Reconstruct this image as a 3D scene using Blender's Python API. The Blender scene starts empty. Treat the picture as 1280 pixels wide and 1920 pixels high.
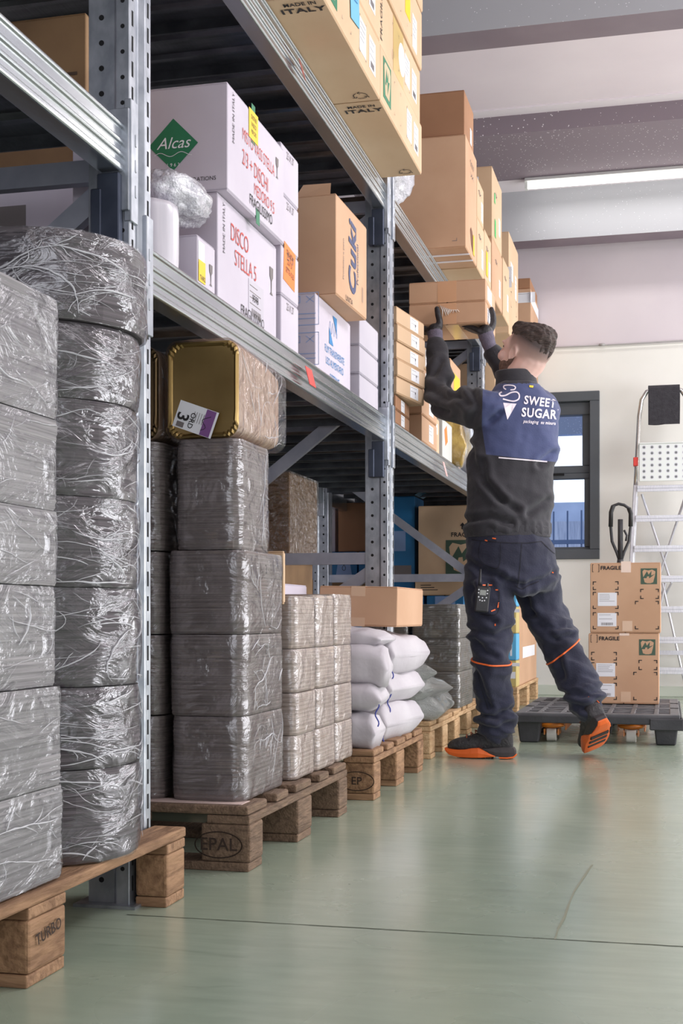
import bpy, bmesh, math, random
from mathutils import Vector, Matrix, noise
from mathutils.bvhtree import BVHTree
random.seed(7)
PI = math.pi
S = bpy.context.scene
COL = S.collection

# ------------------------------------------------------------------ camera
F = 2460.0; HZ = 1155.0; CAMH = 0.57
YAW = math.atan(610.0 / F)
sn, cs = math.sin(YAW), math.cos(YAW)
cam = bpy.data.objects.new('camera', bpy.data.cameras.new('camera'))
COL.objects.link(cam); S.camera = cam
cam.location = (0, 0, CAMH); cam.rotation_euler = (PI/2, 0, YAW)
cam.data.sensor_fit = 'VERTICAL'; cam.data.sensor_height = 24
cam.data.lens = 24 * F / 1920; cam.data.shift_y = (HZ - 960) / 1920
cam.data.clip_start = 0.05

def ray(px, py):
    a = (px-640)/F; b = (HZ-py)/F
    return Vector((-sn + a*cs, cs + a*sn, b))
CO = Vector((0, 0, CAMH))
def at(px, py, d): return CO + ray(px, py)*d
def onX(px, py, X): r = ray(px, py); return CO + r*(X/r.x)
def onY(px, py, Y): r = ray(px, py); return CO + r*(Y/r.y)
def onZ(px, py, Z): r = ray(px, py); return CO + r*((Z-CAMH)/r.z)
def pix(p):
    d = -sn*p[0] + cs*p[1]; l = cs*p[0] + sn*p[1]
    return 640 + F*l/d, HZ - F*(p[2]-CAMH)/d

# ------------------------------------------------------------------ world, lights, exposure
S.view_settings.view_transform = 'Standard'; S.view_settings.look = 'None'
S.view_settings.gamma = 1; S.view_settings.use_curve_mapping = False
S.view_settings.exposure = 0.0
W = bpy.data.worlds.new('world'); S.world = W; W.use_nodes = True
bg = W.node_tree.nodes['Background']; bg.inputs[0].default_value = (0.84, 0.90, 1.0, 1); bg.inputs[1].default_value = 1.35

def area(name, loc, rot, sx, sy, power, col=(1, 1, 1), spread=PI):
    l = bpy.data.lights.new(name, 'AREA'); l.shape = 'RECTANGLE'; l.size = sx; l.size_y = sy
    l.energy = power; l.color = col; l.spread = spread
    o = bpy.data.objects.new(name, l); COL.objects.link(o); o.location = loc; o.rotation_euler = rot
    return o
# added fill lights without fixtures: behind the camera, under the roof, at the right
area('rear_fill_light', (1.6, -5.4, 1.9), (PI/2, 0, 0), 5.5, 3.4, 100, (1.0, 0.97, 0.98))  # added fill from behind the camera; no door is modelled
area('roof_fill_near', (1.7, 1.2, 3.5), (0, math.radians(22), 0), 1.2, 3.4, 30, (1.0, 0.96, 0.98))  # unseen area lights added under the closed roof to brighten the aisle
area('roof_fill_middle', (1.9, 4.6, 3.55), (0, math.radians(22), 0), 1.2, 2.4, 100, (1.0, 0.96, 0.98))
area('roof_fill_back', (1.6, 7.7, 3.35), (0, math.radians(5), 0), 1.6, 0.7, 45, (1.0, 0.97, 0.96))
area('side_fill_light', (4.5, 5.6, 1.5), (0, math.radians(106), 0), 2.6, 7.0, 430, (0.97, 0.97, 1.0))  # added fill by the right wall to lift ceiling and shelves; no window there

# ------------------------------------------------------------------ materials
def lin(c):
    return tuple(((v/255)/12.92 if v/255 <= .04045 else ((v/255+.055)/1.055)**2.4) for v in c)
MATS = {}
def mk(name, c1, c2=None, sc=6, st=(1, 1, 1), rough=.6, metal=0, bump=0, bsc=None, bst=None, coat=0, ramp=(.35, .65), detail=4, alpha=1, emit=None, es=0, spec=.5, dist=0, sheen=0):
    m = bpy.data.materials.new(name); m.use_nodes = True
    nt = m.node_tree; N = nt.nodes; L = nt.links; b = N['Principled BSDF']
    b.inputs['Base Color'].default_value = (*lin(c1), 1)
    b.inputs['Roughness'].default_value = rough; b.inputs['Metallic'].default_value = metal
    b.inputs['Specular IOR Level'].default_value = spec
    b.inputs['Coat Weight'].default_value = coat; b.inputs['Coat Roughness'].default_value = .15
    if sheen: b.inputs['Sheen Weight'].default_value = sheen
    if emit: b.inputs['Emission Color'].default_value = (*lin(emit), 1); b.inputs['Emission Strength'].default_value = es
    if c2 or bump:
        tc = N.new('ShaderNodeTexCoord')
        def tex(scale, stretch, det=detail, d=0):
            mp = N.new('ShaderNodeMapping'); mp.inputs['Scale'].default_value = stretch
            L.new(tc.outputs['Object'], mp.inputs[0])
            t = N.new('ShaderNodeTexNoise'); t.inputs['Scale'].default_value = scale; t.inputs['Detail'].default_value = det
            t.inputs['Distortion'].default_value = d
            L.new(mp.outputs[0], t.inputs['Vector']); return t
    if c2:
        t = tex(sc, st, d=dist)
        r = N.new('ShaderNodeValToRGB'); r.color_ramp.elements[0].position = ramp[0]; r.color_ramp.elements[1].position = ramp[1]
        r.color_ramp.elements[0].color = (*lin(c1), 1); r.color_ramp.elements[1].color = (*lin(c2), 1)
        L.new(t.outputs['Fac'], r.inputs[0]); L.new(r.outputs[0], b.inputs['Base Color'])
    if bump:
        t2 = tex(bsc or sc, bst or st)
        bp = N.new('ShaderNodeBump'); bp.inputs['Strength'].default_value = bump; bp.inputs['Distance'].default_value = .01
        L.new(t2.outputs['Fac'], bp.inputs['Height']); L.new(bp.outputs[0], b.inputs['Normal'])
    MATS[name] = m; return m

def mk_film(name, tint=(235, 235, 240), base=.10, crease=.55, sc=5, st=(1, 1, 1.6), rough=.16, seed=0, thr=.62):
    """clear stretch film: mostly see-through, glossy, with milky creases"""
    m = bpy.data.materials.new(name); m.use_nodes = True
    nt = m.node_tree; N = nt.nodes; L = nt.links
    for n in list(N):
        if n.type != 'OUTPUT_MATERIAL': N.remove(n)
    out = [n for n in N if n.type == 'OUTPUT_MATERIAL'][0]
    tc = N.new('ShaderNodeTexCoord'); mp = N.new('ShaderNodeMapping'); mp.inputs['Scale'].default_value = st
    mp.inputs['Location'].default_value = (seed, seed*.7, 0)
    L.new(tc.outputs['Object'], mp.inputs[0])
    wr = N.new('ShaderNodeTexNoise'); wr.inputs['Scale'].default_value = sc*1.6; wr.inputs['Detail'].default_value = 5; wr.inputs['Distortion'].default_value = 1.6
    L.new(mp.outputs[0], wr.inputs['Vector'])
    rg = N.new('ShaderNodeTexNoise'); rg.noise_type = 'RIDGED_MULTIFRACTAL'; rg.inputs['Scale'].default_value = sc*.8
    rg.inputs['Detail'].default_value = 5; rg.inputs['Distortion'].default_value = .9
    L.new(mp.outputs[0], rg.inputs['Vector'])
    rr = N.new('ShaderNodeValToRGB'); rr.color_ramp.elements[0].position = thr; rr.color_ramp.elements[1].position = min(1, thr+.22)
    L.new(rg.outputs['Fac'], rr.inputs[0])
    msk = N.new('ShaderNodeTexNoise'); msk.inputs['Scale'].default_value = sc*.9; msk.inputs['Detail'].default_value = 1
    L.new(mp.outputs[0], msk.inputs['Vector'])
    mr = N.new('ShaderNodeValToRGB'); mr.color_ramp.elements[0].position = .47; mr.color_ramp.elements[1].position = .60
    L.new(msk.outputs['Fac'], mr.inputs[0])
    mu = N.new('ShaderNodeMath'); mu.operation = 'MULTIPLY'; L.new(rr.outputs[0], mu.inputs[0]); L.new(mr.outputs[0], mu.inputs[1])
    bp = N.new('ShaderNodeBump'); bp.inputs['Strength'].default_value = .9; bp.inputs['Distance'].default_value = .02
    L.new(wr.outputs['Fac'], bp.inputs['Height'])
    gl = N.new('ShaderNodeBsdfGlossy'); gl.inputs['Roughness'].default_value = rough; gl.inputs['Color'].default_value = (.9, .9, .93, 1)
    L.new(bp.outputs[0], gl.inputs['Normal'])
    df = N.new('ShaderNodeBsdfDiffuse'); df.inputs['Color'].default_value = (*lin(tint), 1)
    tr = N.new('ShaderNodeBsdfTransparent'); tr.inputs['Color'].default_value = (.96, .96, .97, 1)
    lw = N.new('ShaderNodeLayerWeight'); lw.inputs['Blend'].default_value = .22; L.new(bp.outputs[0], lw.inputs['Normal'])
    ad = N.new('ShaderNodeMath'); ad.operation = 'MULTIPLY_ADD'; ad.inputs[1].default_value = .55; ad.inputs[2].default_value = base; ad.use_clamp = True
    L.new(lw.outputs['Fresnel'], ad.inputs[0])
    m1 = N.new('ShaderNodeMixShader'); L.new(ad.outputs[0], m1.inputs[0]); L.new(tr.outputs[0], m1.inputs[1]); L.new(gl.outputs[0], m1.inputs[2])
    cm = N.new('ShaderNodeMath'); cm.operation = 'MULTIPLY'; cm.inputs[1].default_value = crease; L.new(mu.outputs[0], cm.inputs[0])
    m2 = N.new('ShaderNodeMixShader'); L.new(cm.outputs[0], m2.inputs[0]); L.new(m1.outputs[0], m2.inputs[1]); L.new(df.outputs[0], m2.inputs[2])
    L.new(m2.outputs[0], out.inputs[0])
    MATS[name] = m; return m

card = mk('cardboard', (208, 168, 137), (196, 155, 124), 3, (1, 1, 1), .75)
card_pale = mk('pale_cardboard', (215, 184, 152), (206, 173, 140), 3, rough=.75)
card_dark = mk('brown_cardboard', (176, 130, 98), (160, 116, 86), 3, rough=.75)
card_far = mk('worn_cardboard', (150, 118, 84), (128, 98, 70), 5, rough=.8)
wcard = mk('white_cardboard', (206, 198, 210), (197, 188, 201), 4, rough=.6)
lcard = mk('lilac_grey_cardboard', (198, 192, 202), (188, 182, 194), 4, rough=.6)
tape_m = mk('packing_tape', (214, 178, 148), rough=.25, coat=.3)
white_p = mk('label_paper', (238, 238, 244), rough=.5)
ink = mk('black_ink', (38, 34, 36), rough=.6)
ink_soft = mk('grey_ink', (120, 112, 112), rough=.6)
red_ink = mk('red_marker', (205, 70, 62), rough=.5)
blue_ink = mk('blue_print', (48, 130, 190), rough=.5)
navy_ink = mk('navy_print', (62, 70, 110), rough=.5)
lblue_ink = mk('pale_blue_print', (140, 168, 215), rough=.5)
green_p = mk('green_print', (38, 120, 84), rough=.5)
dgreen_p = mk('dark_green_print', (70, 92, 76), rough=.6)
yellow_p = mk('yellow_paper', (240, 200, 40), rough=.5)
orange_p = mk('orange_paper', (240, 130, 50), rough=.5)
red_p = mk('red_tag', (222, 66, 58), rough=.4)
blue_p = mk('blue_paper', (110, 180, 215), rough=.5)
purple_p = mk('purple_print', (126, 80, 140), rough=.5)
bright_green = mk('bright_green_paper', (70, 190, 100), rough=.5)
blue_box = mk('blue_carton_board', (40, 122, 178), (34, 108, 164), 4, rough=.5)
galv = mk('galvanised_steel', (190, 194, 198), (176, 180, 185), 7, (1, .3, 1), .24, .9, bump=.02, bsc=60)
galv_post = mk('galvanised_upright_steel', (184, 188, 196), (152, 157, 166), 30, (1, 1, .6), .38, .8, bump=.06, bsc=60)
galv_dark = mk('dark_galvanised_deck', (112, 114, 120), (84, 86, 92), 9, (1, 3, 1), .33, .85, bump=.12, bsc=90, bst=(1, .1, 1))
brace_m = mk('brace_steel', (190, 192, 204), (172, 175, 190), 12, rough=.42, metal=.7)
conn_m = mk('dark_connector_steel', (84, 90, 106), (70, 76, 92), 14, rough=.4, metal=.7)
hole_m = mk('hole_shadow', (16, 15, 18), rough=.9)
wood = mk('pallet_wood', (160, 124, 92), (122, 90, 64), 7, (6, .9, 6), .8, bump=.5, bsc=30, bst=(3, .5, 3), dist=1.2)
wood_x = mk('pallet_wood_crosswise', (164, 128, 96), (126, 94, 68), 7, (.9, 6, 6), .8, bump=.5, bsc=30, bst=(.5, 3, 3), dist=1.2)
wood_pale = mk('fresh_pallet_wood', (212, 178, 138), (184, 146, 106), 7, (6, .9, 6), .8, bump=.4, bsc=30, dist=1.2)
wood_old = mk('aged_pallet_wood', (128, 104, 84), (98, 78, 62), 8, (6, .9, 6), .85, bump=.6, bsc=30, dist=1.4)
wood_end = mk('wood_end_grain', (206, 168, 128), (160, 122, 86), 14, (1, 1, 3), .8, bump=.4, bsc=40, dist=2.5)
brand_m = mk('branded_wood_mark', (52, 38, 30), rough=.9)
film = mk_film('stretch_film', sc=5, base=.11, crease=.6, thr=.58)
film_b = mk_film('tight_stretch_film', base=.09, crease=.4, sc=4, st=(1, 1, 1.8), seed=4.3, thr=.62)
film_bag = mk_film('crinkled_clear_bag', base=.20, crease=.6, sc=12, rough=.2, seed=2.2, thr=.5)

def banded(name, a, b_, per, rough=.7, bump=.5, n=.35):
    """stacked sheet edges: thin horizontal bands"""
    m = bpy.data.materials.new(name); m.use_nodes = True
    nt = m.node_tree; N = nt.nodes; L = nt.links; p = N['Principled BSDF']; p.inputs['Roughness'].default_value = rough
    tc = N.new('ShaderNodeTexCoord'); mp = N.new('ShaderNodeMapping'); mp.inputs['Scale'].default_value = (1.2, 1.2, 1/per)
    L.new(tc.outputs['Object'], mp.inputs[0])
    t = N.new('ShaderNodeTexNoise'); t.inputs['Scale'].default_value = 1; t.inputs['Detail'].default_value = 5; t.inputs['Roughness'].default_value = .75
    L.new(mp.outputs[0], t.inputs['Vector'])
    r = N.new('ShaderNodeValToRGB'); r.color_ramp.elements[0].position = .34; r.color_ramp.elements[1].position = .62
    r.color_ramp.elements[0].color = (*lin(b_), 1); r.color_ramp.elements[1].color = (*lin(a), 1)
    L.new(t.outputs['Fac'], r.inputs[0]); L.new(r.outputs[0], p.inputs['Base Color'])
    bp = N.new('ShaderNodeBump'); bp.inputs['Strength'].default_value = bump; bp.inputs['Distance'].default_value = .004
    L.new(t.outputs['Fac'], bp.inputs['Height']); L.new(bp.outputs[0], p.inputs['Normal'])
    MATS[name] = m; return m
edge_grey = banded('grey_board_edges', (160, 157, 158), (112, 109, 112), .0045)
edge_round = banded('round_board_edges', (112, 105, 109), (64, 59, 63), .0045)
edge_tray = banded('tray_rim_edges', (136, 125, 121), (94, 84, 82), .0035)
edge_beige = banded('beige_tray_rim_edges', (204, 189, 178), (154, 137, 126), .0035)
edge_olive = banded('olive_grey_tray_edges', (132, 128, 120), (98, 94, 86), .006)
gold = mk('gold_foil', (168, 142, 92), (142, 116, 72), 5, rough=.30, metal=.85)
gold_dark = mk('dark_gold_foil', (96, 78, 54), rough=.3, metal=.9)

# ------------------------------------------------------------------ mesh helpers
class MB:
    def __init__(s): s.v = []; s.f = []; s.m = []
    def quad(s, a, b, c, d, m=0):
        i = len(s.v); s.v += [tuple(a), tuple(b), tuple(c), tuple(d)]; s.f.append((i, i+1, i+2, i+3)); s.m.append(m); return s
    def box(s, x0, y0, z0, x1, y1, z1, m=0):
        i = len(s.v)
        s.v += [(x0, y0, z0), (x1, y0, z0), (x1, y1, z0), (x0, y1, z0), (x0, y0, z1), (x1, y0, z1), (x1, y1, z1), (x0, y1, z1)]
        for f in ((0, 3, 2, 1), (4, 5, 6, 7), (0, 1, 5, 4), (1, 2, 6, 5), (2, 3, 7, 6), (3, 0, 4, 7)):
            s.f.append(tuple(i+k for k in f)); s.m.append(m)
        return s
    def loft(s, rings, cap=True, m=0, close=True):
        i = len(s.v); n = len(rings[0])
        for r in rings: s.v += [tuple(p) for p in r]
        for k in range(len(rings)-1):
            for j in range(n if close else n-1):
                a = i+k*n+j; b = i+k*n+(j+1) % n
                s.f.append((a, b, b+n, a+n)); s.m.append(m)
        if cap:
            s.f.append(tuple(i+j for j in reversed(range(n)))); s.m.append(m)
            e = i+(len(rings)-1)*n; s.f.append(tuple(e+j for j in range(n))); s.m.append(m)
        return s
    def tube(s, pts, r, n=10, m=0, cap=True):
        pts = [Vector(p) for p in pts]; rs = r if isinstance(r, (list, tuple)) else [r]*len(pts)
        rings = []; up = None
        for k, p in enumerate(pts):
            t = (pts[min(k+1, len(pts)-1)] - pts[max(k-1, 0)]).normalized()
            if up is None:
                up = Vector((0, 0, 1)) if abs(t.z) < .9 else Vector((1, 0, 0))
            x = up.cross(t); x = x.normalized() if x.length > 1e-6 else Vector((1, 0, 0)); y = t.cross(x); up = y
            rings.append([p + (x*math.cos(2*PI*j/n) + y*math.sin(2*PI*j/n))*rs[k] for j in range(n)])
        return s.loft(rings, cap, m)
    def cyl(s, p0, p1, r, n=16, m=0): return s.tube([p0, p1], r, n, m)
    def prism(s, prof, axis, a, b, m=0):
        def P(u, w, t): return {'x': (t, u, w), 'y': (u, t, w), 'z': (u, w, t)}[axis]
        return s.loft([[P(u, w, a) for u, w in prof], [P(u, w, b) for u, w in prof]], True, m)
    def ell(s, c, r, n=16, k=10, m=0, R=None):
        rings = []
        for i in range(k+1):
            th = PI*i/k; th = min(max(th, .02), PI-.02)
            ring = []
            for j in range(n):
                p = Vector((math.sin(th)*math.cos(2*PI*j/n)*r[0], math.sin(th)*math.sin(2*PI*j/n)*r[1], -math.cos(th)*r[2]))
                if R: p = R @ p
                ring.append(Vector(c)+p)
            rings.append(ring)
        return s.loft(rings, True, m)
    def mesh(s, name):
        me = bpy.data.meshes.new(name); me.from_pydata(s.v, [], s.f)
        for p, i in zip(me.polygons, s.m): p.material_index = i
        bm = bmesh.new(); bm.from_mesh(me); bmesh.ops.recalc_face_normals(bm, faces=bm.faces); bm.to_mesh(me); bm.free()
        return me
    def build(s, name, mats, parent=None, smooth=False, bevel=0, loc=None, seg=1):
        me = s.mesh(name)
        for mm in (mats if isinstance(mats, (list, tuple)) else [mats]): me.materials.append(mm)
        if smooth:
            for p in me.polygons: p.use_smooth = True
        o = bpy.data.objects.new(name, me); COL.objects.link(o)
        if parent: o.parent = parent
        if loc is not None: o.location = loc
        if bevel:
            b = o.modifiers.new('bevel', 'BEVEL'); b.width = bevel; b.segments = seg; b.limit_method = 'ANGLE'; b.angle_limit = .6
        return o

def tag(o, label=None, cat=None, group=None, kind=None):
    if label: o['label'] = label
    if cat: o['category'] = cat
    if group: o['group'] = group
    if kind: o['kind'] = kind
    return o
def struct(name, mb, mats, parent=None, **k):
    o = mb.build(name, mats, parent, **k)
    if parent is None: o['kind'] = 'structure'
    return o
def empty(name, loc, label, cat, group=None, rz=0):
    o = bpy.data.objects.new(name, None); COL.objects.link(o); o.location = loc; o.rotation_euler = (0, 0, rz)
    o.empty_display_size = .05
    return tag(o, label, cat, group)

def text_mesh(s, size, bold=0.0, align='CENTER', shear=0, space=1.0):
    c = bpy.data.curves.new('t', 'FONT'); c.body = s; c.size = size; c.align_x = align; c.align_y = 'CENTER'
    c.offset = bold*size; c.shear = shear; c.space_character = space*(1+bold*2.2); c.resolution_u = 3
    o = bpy.data.objects.new('t', c)
    COL.objects.link(o); bpy.context.view_layer.update()
    me = bpy.data.meshes.new_from_object(o.evaluated_get(bpy.context.evaluated_depsgraph_get()))
    bpy.data.objects.remove(o); bpy.data.curves.remove(c)
    return me
ROT = {'front': Matrix.Rotation(PI/2, 4, 'X'),
       'aisle': Matrix.Rotation(PI/2, 4, 'Z') @ Matrix.Rotation(PI/2, 4, 'X'),
       'bottom': Matrix.Rotation(PI, 4, 'X'),
       'back': Matrix.Rotation(PI, 4, 'Z') @ Matrix.Rotation(PI/2, 4, 'X')}
def put(o, parent, face, dims, u, v, roll=0, off=.0012):
    """seat a flat child on a face of a box with its origin at the centre of the base"""
    w, d, h = dims
    if face == 'front': loc = Vector(((u-.5)*w, -d/2-off, v*h))
    elif face == 'aisle': loc = Vector((w/2+off, (u-.5)*d, v*h))
    elif face == 'bottom': loc = Vector(((u-.5)*w, (.5-v)*d, -off))
    o.parent = parent
    o.matrix_local = Matrix.Translation(loc) @ ROT[face] @ Matrix.Rotation(roll, 4, 'Z')
    return o
def text(parent, s, size, face, dims, u, v, m=None, roll=0, name='printed_text', wide=1.0, off=.0016, **k):
    me = text_mesh(s, size, **k)
    if wide != 1: me.transform(Matrix.Scale(wide, 4, (1, 0, 0)))
    me.materials.clear(); me.materials.append(m or ink)
    o = bpy.data.objects.new(name, me); COL.objects.link(o)
    return put(o, parent, face, dims, u, v, roll, off)
def patch(parent, name, w2, h2, face, dims, u, v, m, roll=0, off=.0009, lines=0, bar=False, label=None):
    """a thin label, tape strip or printed patch with optional lines of print"""
    mb = MB().box(-w2/2, -h2/2, -.0006, w2/2, h2/2, .0002)
    mats = [m]
    if lines or bar:
        mats.append(ink_soft); mats.append(ink)
        for k in range(lines):
            yy = h2*(.36 - .62*k/max(lines, 1)); ww = w2*random.uniform(.25, .42)
            mb.box(-w2*.42, yy-h2*.012, .0002, -w2*.42+ww*2, yy+h2*.012, .0005, 1)
        if bar:
            x = -w2*.3
            while x < w2*.3:
                t = random.choice((.008, .014, .02))*w2; mb.box(x, -h2*.42, .0002, x+t, -h2*.22, .0005, 1); x += t+random.choice((.01, .02))*w2
    o = mb.build(name, mats)
    if label: o['label'] = label
    return put(o, parent, face, dims, u, v, roll, off)
def poly(parent, name, pts, face, dims, u, v, m, roll=0, off=.0014, holes=None):
    me = bpy.data.meshes.new(name); me.from_pydata([(x, y, 0) for x, y in pts], [], [tuple(range(len(pts)))]); me.materials.append(m)
    o = bpy.data.objects.new(name, me); COL.objects.link(o)
    return put(o, parent, face, dims, u, v, roll, off)
def line_art(parent, name, strokes, w, face, dims, u, v, m, roll=0, off=.0018):
    """ink strokes: each a polyline drawn with a ribbon of width w"""
    mb = MB()
    for st in strokes:
        for (x0, y0), (x1, y1) in zip(st[:-1], st[1:]):
            d = Vector((x1-x0, y1-y0)); L_ = d.length or 1e-6; n = Vector((-d.y, d.x))/L_*w/2; e = d/L_*w*.3
            mb.quad((x0+n.x-e.x, y0+n.y-e.y, 0), (x0-n.x-e.x, y0-n.y-e.y, 0), (x1-n.x+e.x, y1-n.y+e.y, 0), (x1+n.x+e.x, y1+n.y+e.y, 0))
    me = bpy.data.meshes.new(name); me.from_pydata(mb.v, [], mb.f); me.materials.append(m)
    o = bpy.data.objects.new(name, me); COL.objects.link(o)
    return put(o, parent, face, dims, u, v, roll, off)

def carton(label, x0, y0, z0, x1, y1, z1, m=None, rz=0, tilt=(0, 0), cat='box', group=None, tape=True, name='carton', lay=0, taper=0):
    m = m or card
    w, d, h = x1-x0, y1-y0, z1-z0; mb = MB(); t = .004; g = .0015
    mb.box(-w/2, -d/2, t, w/2, d/2, h-t)
    # folded flaps, top and bottom, meeting on the centre line
    for za, zb in ((0, t), (h-t, h)):
        mb.box(-w/2+.001, -d/2+.001, za, -g, d/2-.001, zb); mb.box(g, -d/2+.001, za, w/2-.001, d/2-.001, zb)
    o = mb.build(name, m, bevel=.0025)
    o.location = ((x0+x1)/2, (y0+y1)/2, z0); o.rotation_euler = (tilt[0], tilt[1], rz)
    tag(o, label, cat, group)
    o['_d'] = 0; del o['_d']
    if tape:
        tb = MB().box(-.025, -d/2-.0008, h*.75, .025, -d/2, h+.0006).box(-.025, -d/2-.0008, h, .025, d/2+.0008, h+.0008)
        tb.box(-.025, -d/2-.0008, -.0006, .025, -d/2, h*.22).box(-.025, -d/2, -.0006, .025, d/2, 0)
        tb.build('packing_tape', tape_m, o)
    return o, (w, d, h)
def corners(o, dims, face, rects, m=None, L_=.012, w=.0035):
    """printed crop marks"""
    st = []
    W_, D_, H_ = dims; wid = W_ if face == 'front' else D_
    for u0, v0, u1, v1 in rects:
        X0, X1, Y0, Y1 = (u0-.5)*wid, (u1-.5)*wid, (v0-.5)*H_, (v1-.5)*H_
        for cx_, cy_, sx_, sy_ in ((X0, Y0, 1, 1), (X1, Y0, -1, 1), (X0, Y1, 1, -1), (X1, Y1, -1, -1)):
            st.append([(cx_+sx_*L_, cy_), (cx_, cy_), (cx_, cy_+sy_*L_)])
    return line_art(o, 'crop_marks', st, w, face, dims, .5, .5, m or ink)

def bucket_logo(o, dims, face, u, v, s, m):
    """square panel with a rounded tub cut by a zigzag"""
    patch(o, 'printed_emblem', s, s, face, dims, u, v, m)
    pts = [(-.40, .30), (-.30, .42), (-.05, .36), (.2, .42), (.40, .30), (.36, 0), (.26, -.38), (.1, -.44), (-.1, -.44), (-.26, -.38), (-.36, 0)]
    poly(o, 'emblem_tub', [(a*s, b*s) for a, b in pts], face, dims, u, v, o.data.materials[0], off=.0016)
    z = [(-.38, -.12), (-.12, .32), (-.02, .10), (.16, .34), (.14, .05), (.38, .14), (.02, -.14), (0, .0), (-.12, -.02), (-.14, -.12)]
    poly(o, 'emblem_zigzag', [(a*s, b*s) for a, b in z], face, dims, u, v, m, off=.002)
def glass_mark(o, dims, face, u, v, s, m=None):
    g = [(-.22, .5), (.22, .5), (.2, .15), (.05, 0), (.03, -.4), (.18, -.5), (-.18, -.5), (-.03, -.4), (-.05, 0), (-.2, .15)]
    poly(o, 'glass_symbol', [(a*s, b*s) for a, b in g], face, dims, u, v, m or ink_soft)
# ================================================================== SETTING
def floor_mat():
    m = bpy.data.materials.new('green_resin_floor'); m.use_nodes = True
    nt = m.node_tree; N = nt.nodes; L = nt.links; p = N['Principled BSDF']
    tc = N.new('ShaderNodeTexCoord')
    def nz(sc, st, det=5, d=0, ty=None):
        mp = N.new('ShaderNodeMapping'); mp.inputs['Scale'].default_value = st; L.new(tc.outputs['Object'], mp.inputs[0])
        t = N.new('ShaderNodeTexNoise'); t.inputs['Scale'].default_value = sc; t.inputs['Detail'].default_value = det; t.inputs['Distortion'].default_value = d
        if ty: t.noise_type = ty
        L.new(mp.outputs[0], t.inputs['Vector']); return t
    def ramp(t, a, b, c1, c2):
        r = N.new('ShaderNodeValToRGB'); r.color_ramp.elements[0].position = a; r.color_ramp.elements[1].position = b
        r.color_ramp.elements[0].color = (*lin(c1), 1); r.color_ramp.elements[1].color = (*lin(c2), 1); L.new(t.outputs['Fac'], r.inputs[0]); return r
    base = ramp(nz(1.1, (1, 1, 1), 6, 1.2), .3, .7, (152, 168, 149), (170, 182, 162))
    fine = ramp(nz(14, (.5, 2.2, 1), 5), .35, .7, (235, 235, 235), (255, 255, 255))
    mx = N.new('ShaderNodeMixRGB'); mx.blend_type = 'MULTIPLY'; mx.inputs[0].default_value = .6
    L.new(base.outputs[0], mx.inputs[1]); L.new(fine.outputs[0], mx.inputs[2])
    sm = ramp(nz(3.0, (.7, 2.6, 1), 6, 2.0, None), .60, .74, (255, 255, 255), (176, 176, 172))
    mask = ramp(nz(1.3, (1, 1, 1), 2), .5, .66, (0, 0, 0), (255, 255, 255))
    m2 = N.new('ShaderNodeMixRGB'); m2.blend_type = 'MULTIPLY'; L.new(mask.outputs[0], m2.inputs[0])
    L.new(mx.outputs[0], m2.inputs[1]); L.new(sm.outputs[0], m2.inputs[2])
    L.new(m2.outputs[0], p.inputs['Base Color'])
    rt = nz(2.2, (1, 1, 1), 5, 1)
    rr = N.new('ShaderNodeMapRange'); rr.inputs['To Min'].default_value = .16; rr.inputs['To Max'].default_value = .36
    L.new(rt.outputs['Fac'], rr.inputs[0]); L.new(rr.outputs[0], p.inputs['Roughness'])
    bt = nz(8, (1, 1, 1), 3); bp = N.new('ShaderNodeBump'); bp.inputs['Strength'].default_value = .06; bp.inputs['Distance'].default_value = .01
    L.new(bt.outputs['Fac'], bp.inputs['Height']); L.new(bp.outputs[0], p.inputs['Normal'])
    p.inputs['Coat Weight'].default_value = .35; p.inputs['Coat Roughness'].default_value = .2
    return m
floor_m = floor_mat()
wall_lo = mk('off_white_wall_paint', (236, 234, 229), (230, 228, 223), 2, rough=.7)
wall_hi = mk('lilac_grey_wall_paint', (216, 206, 212), (209, 199, 206), 2, rough=.7)
ceil_m = mk('pale_lilac_ceiling_paint', (240, 229, 236), (234, 222, 230), 1.5, rough=.75)
ridge_m = mk('pale_ridge_paint', (246, 238, 244), rough=.7)
dark_ceil = mk('aubergine_grey_paint', (142, 129, 139), (132, 119, 130), 3, rough=.8)
joint_m = mk('floor_joint_filler', (78, 84, 68), rough=.8)
frame_m = mk('anthracite_window_frame', (84, 88, 94), (76, 80, 86), 3, rough=.45)
base_m = mk('pale_green_skirting', (206, 212, 200), rough=.6)
pipe_m = mk('grey_conduit', (170, 166, 166), rough=.5)

def speckle(name, c, sp, scale=26, thr=.12):
    m = bpy.data.materials.new(name); m.use_nodes = True
    nt = m.node_tree; N = nt.nodes; L = nt.links; p = N['Principled BSDF']; p.inputs['Roughness'].default_value = .75
    tc = N.new('ShaderNodeTexCoord'); v = N.new('ShaderNodeTexVoronoi'); v.inputs['Scale'].default_value = scale; L.new(tc.outputs['Object'], v.inputs['Vector'])
    n = N.new('ShaderNodeTexNoise'); n.inputs['Scale'].default_value = 3; L.new(tc.outputs['Object'], n.inputs['Vector'])
    mt = N.new('ShaderNodeMath'); mt.operation = 'MULTIPLY'; mt.inputs[1].default_value = thr*2; L.new(n.outputs['Fac'], mt.inputs[0])
    lt = N.new('ShaderNodeMath'); lt.operation = 'LESS_THAN'; L.new(v.outputs['Distance'], lt.inputs[0]); L.new(mt.outputs[0], lt.inputs[1])
    mx = N.new('ShaderNodeMixRGB'); mx.inputs[1].default_value = (*lin(c), 1); mx.inputs[2].default_value = (*lin(sp), 1)
    L.new(lt.outputs[0], mx.inputs[0]); L.new(mx.outputs[0], p.inputs['Base Color']); return m
dark_speck = speckle('aubergine_paint_with_white_spatter', (142, 129, 139), (244, 238, 244), 42, .125)
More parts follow.
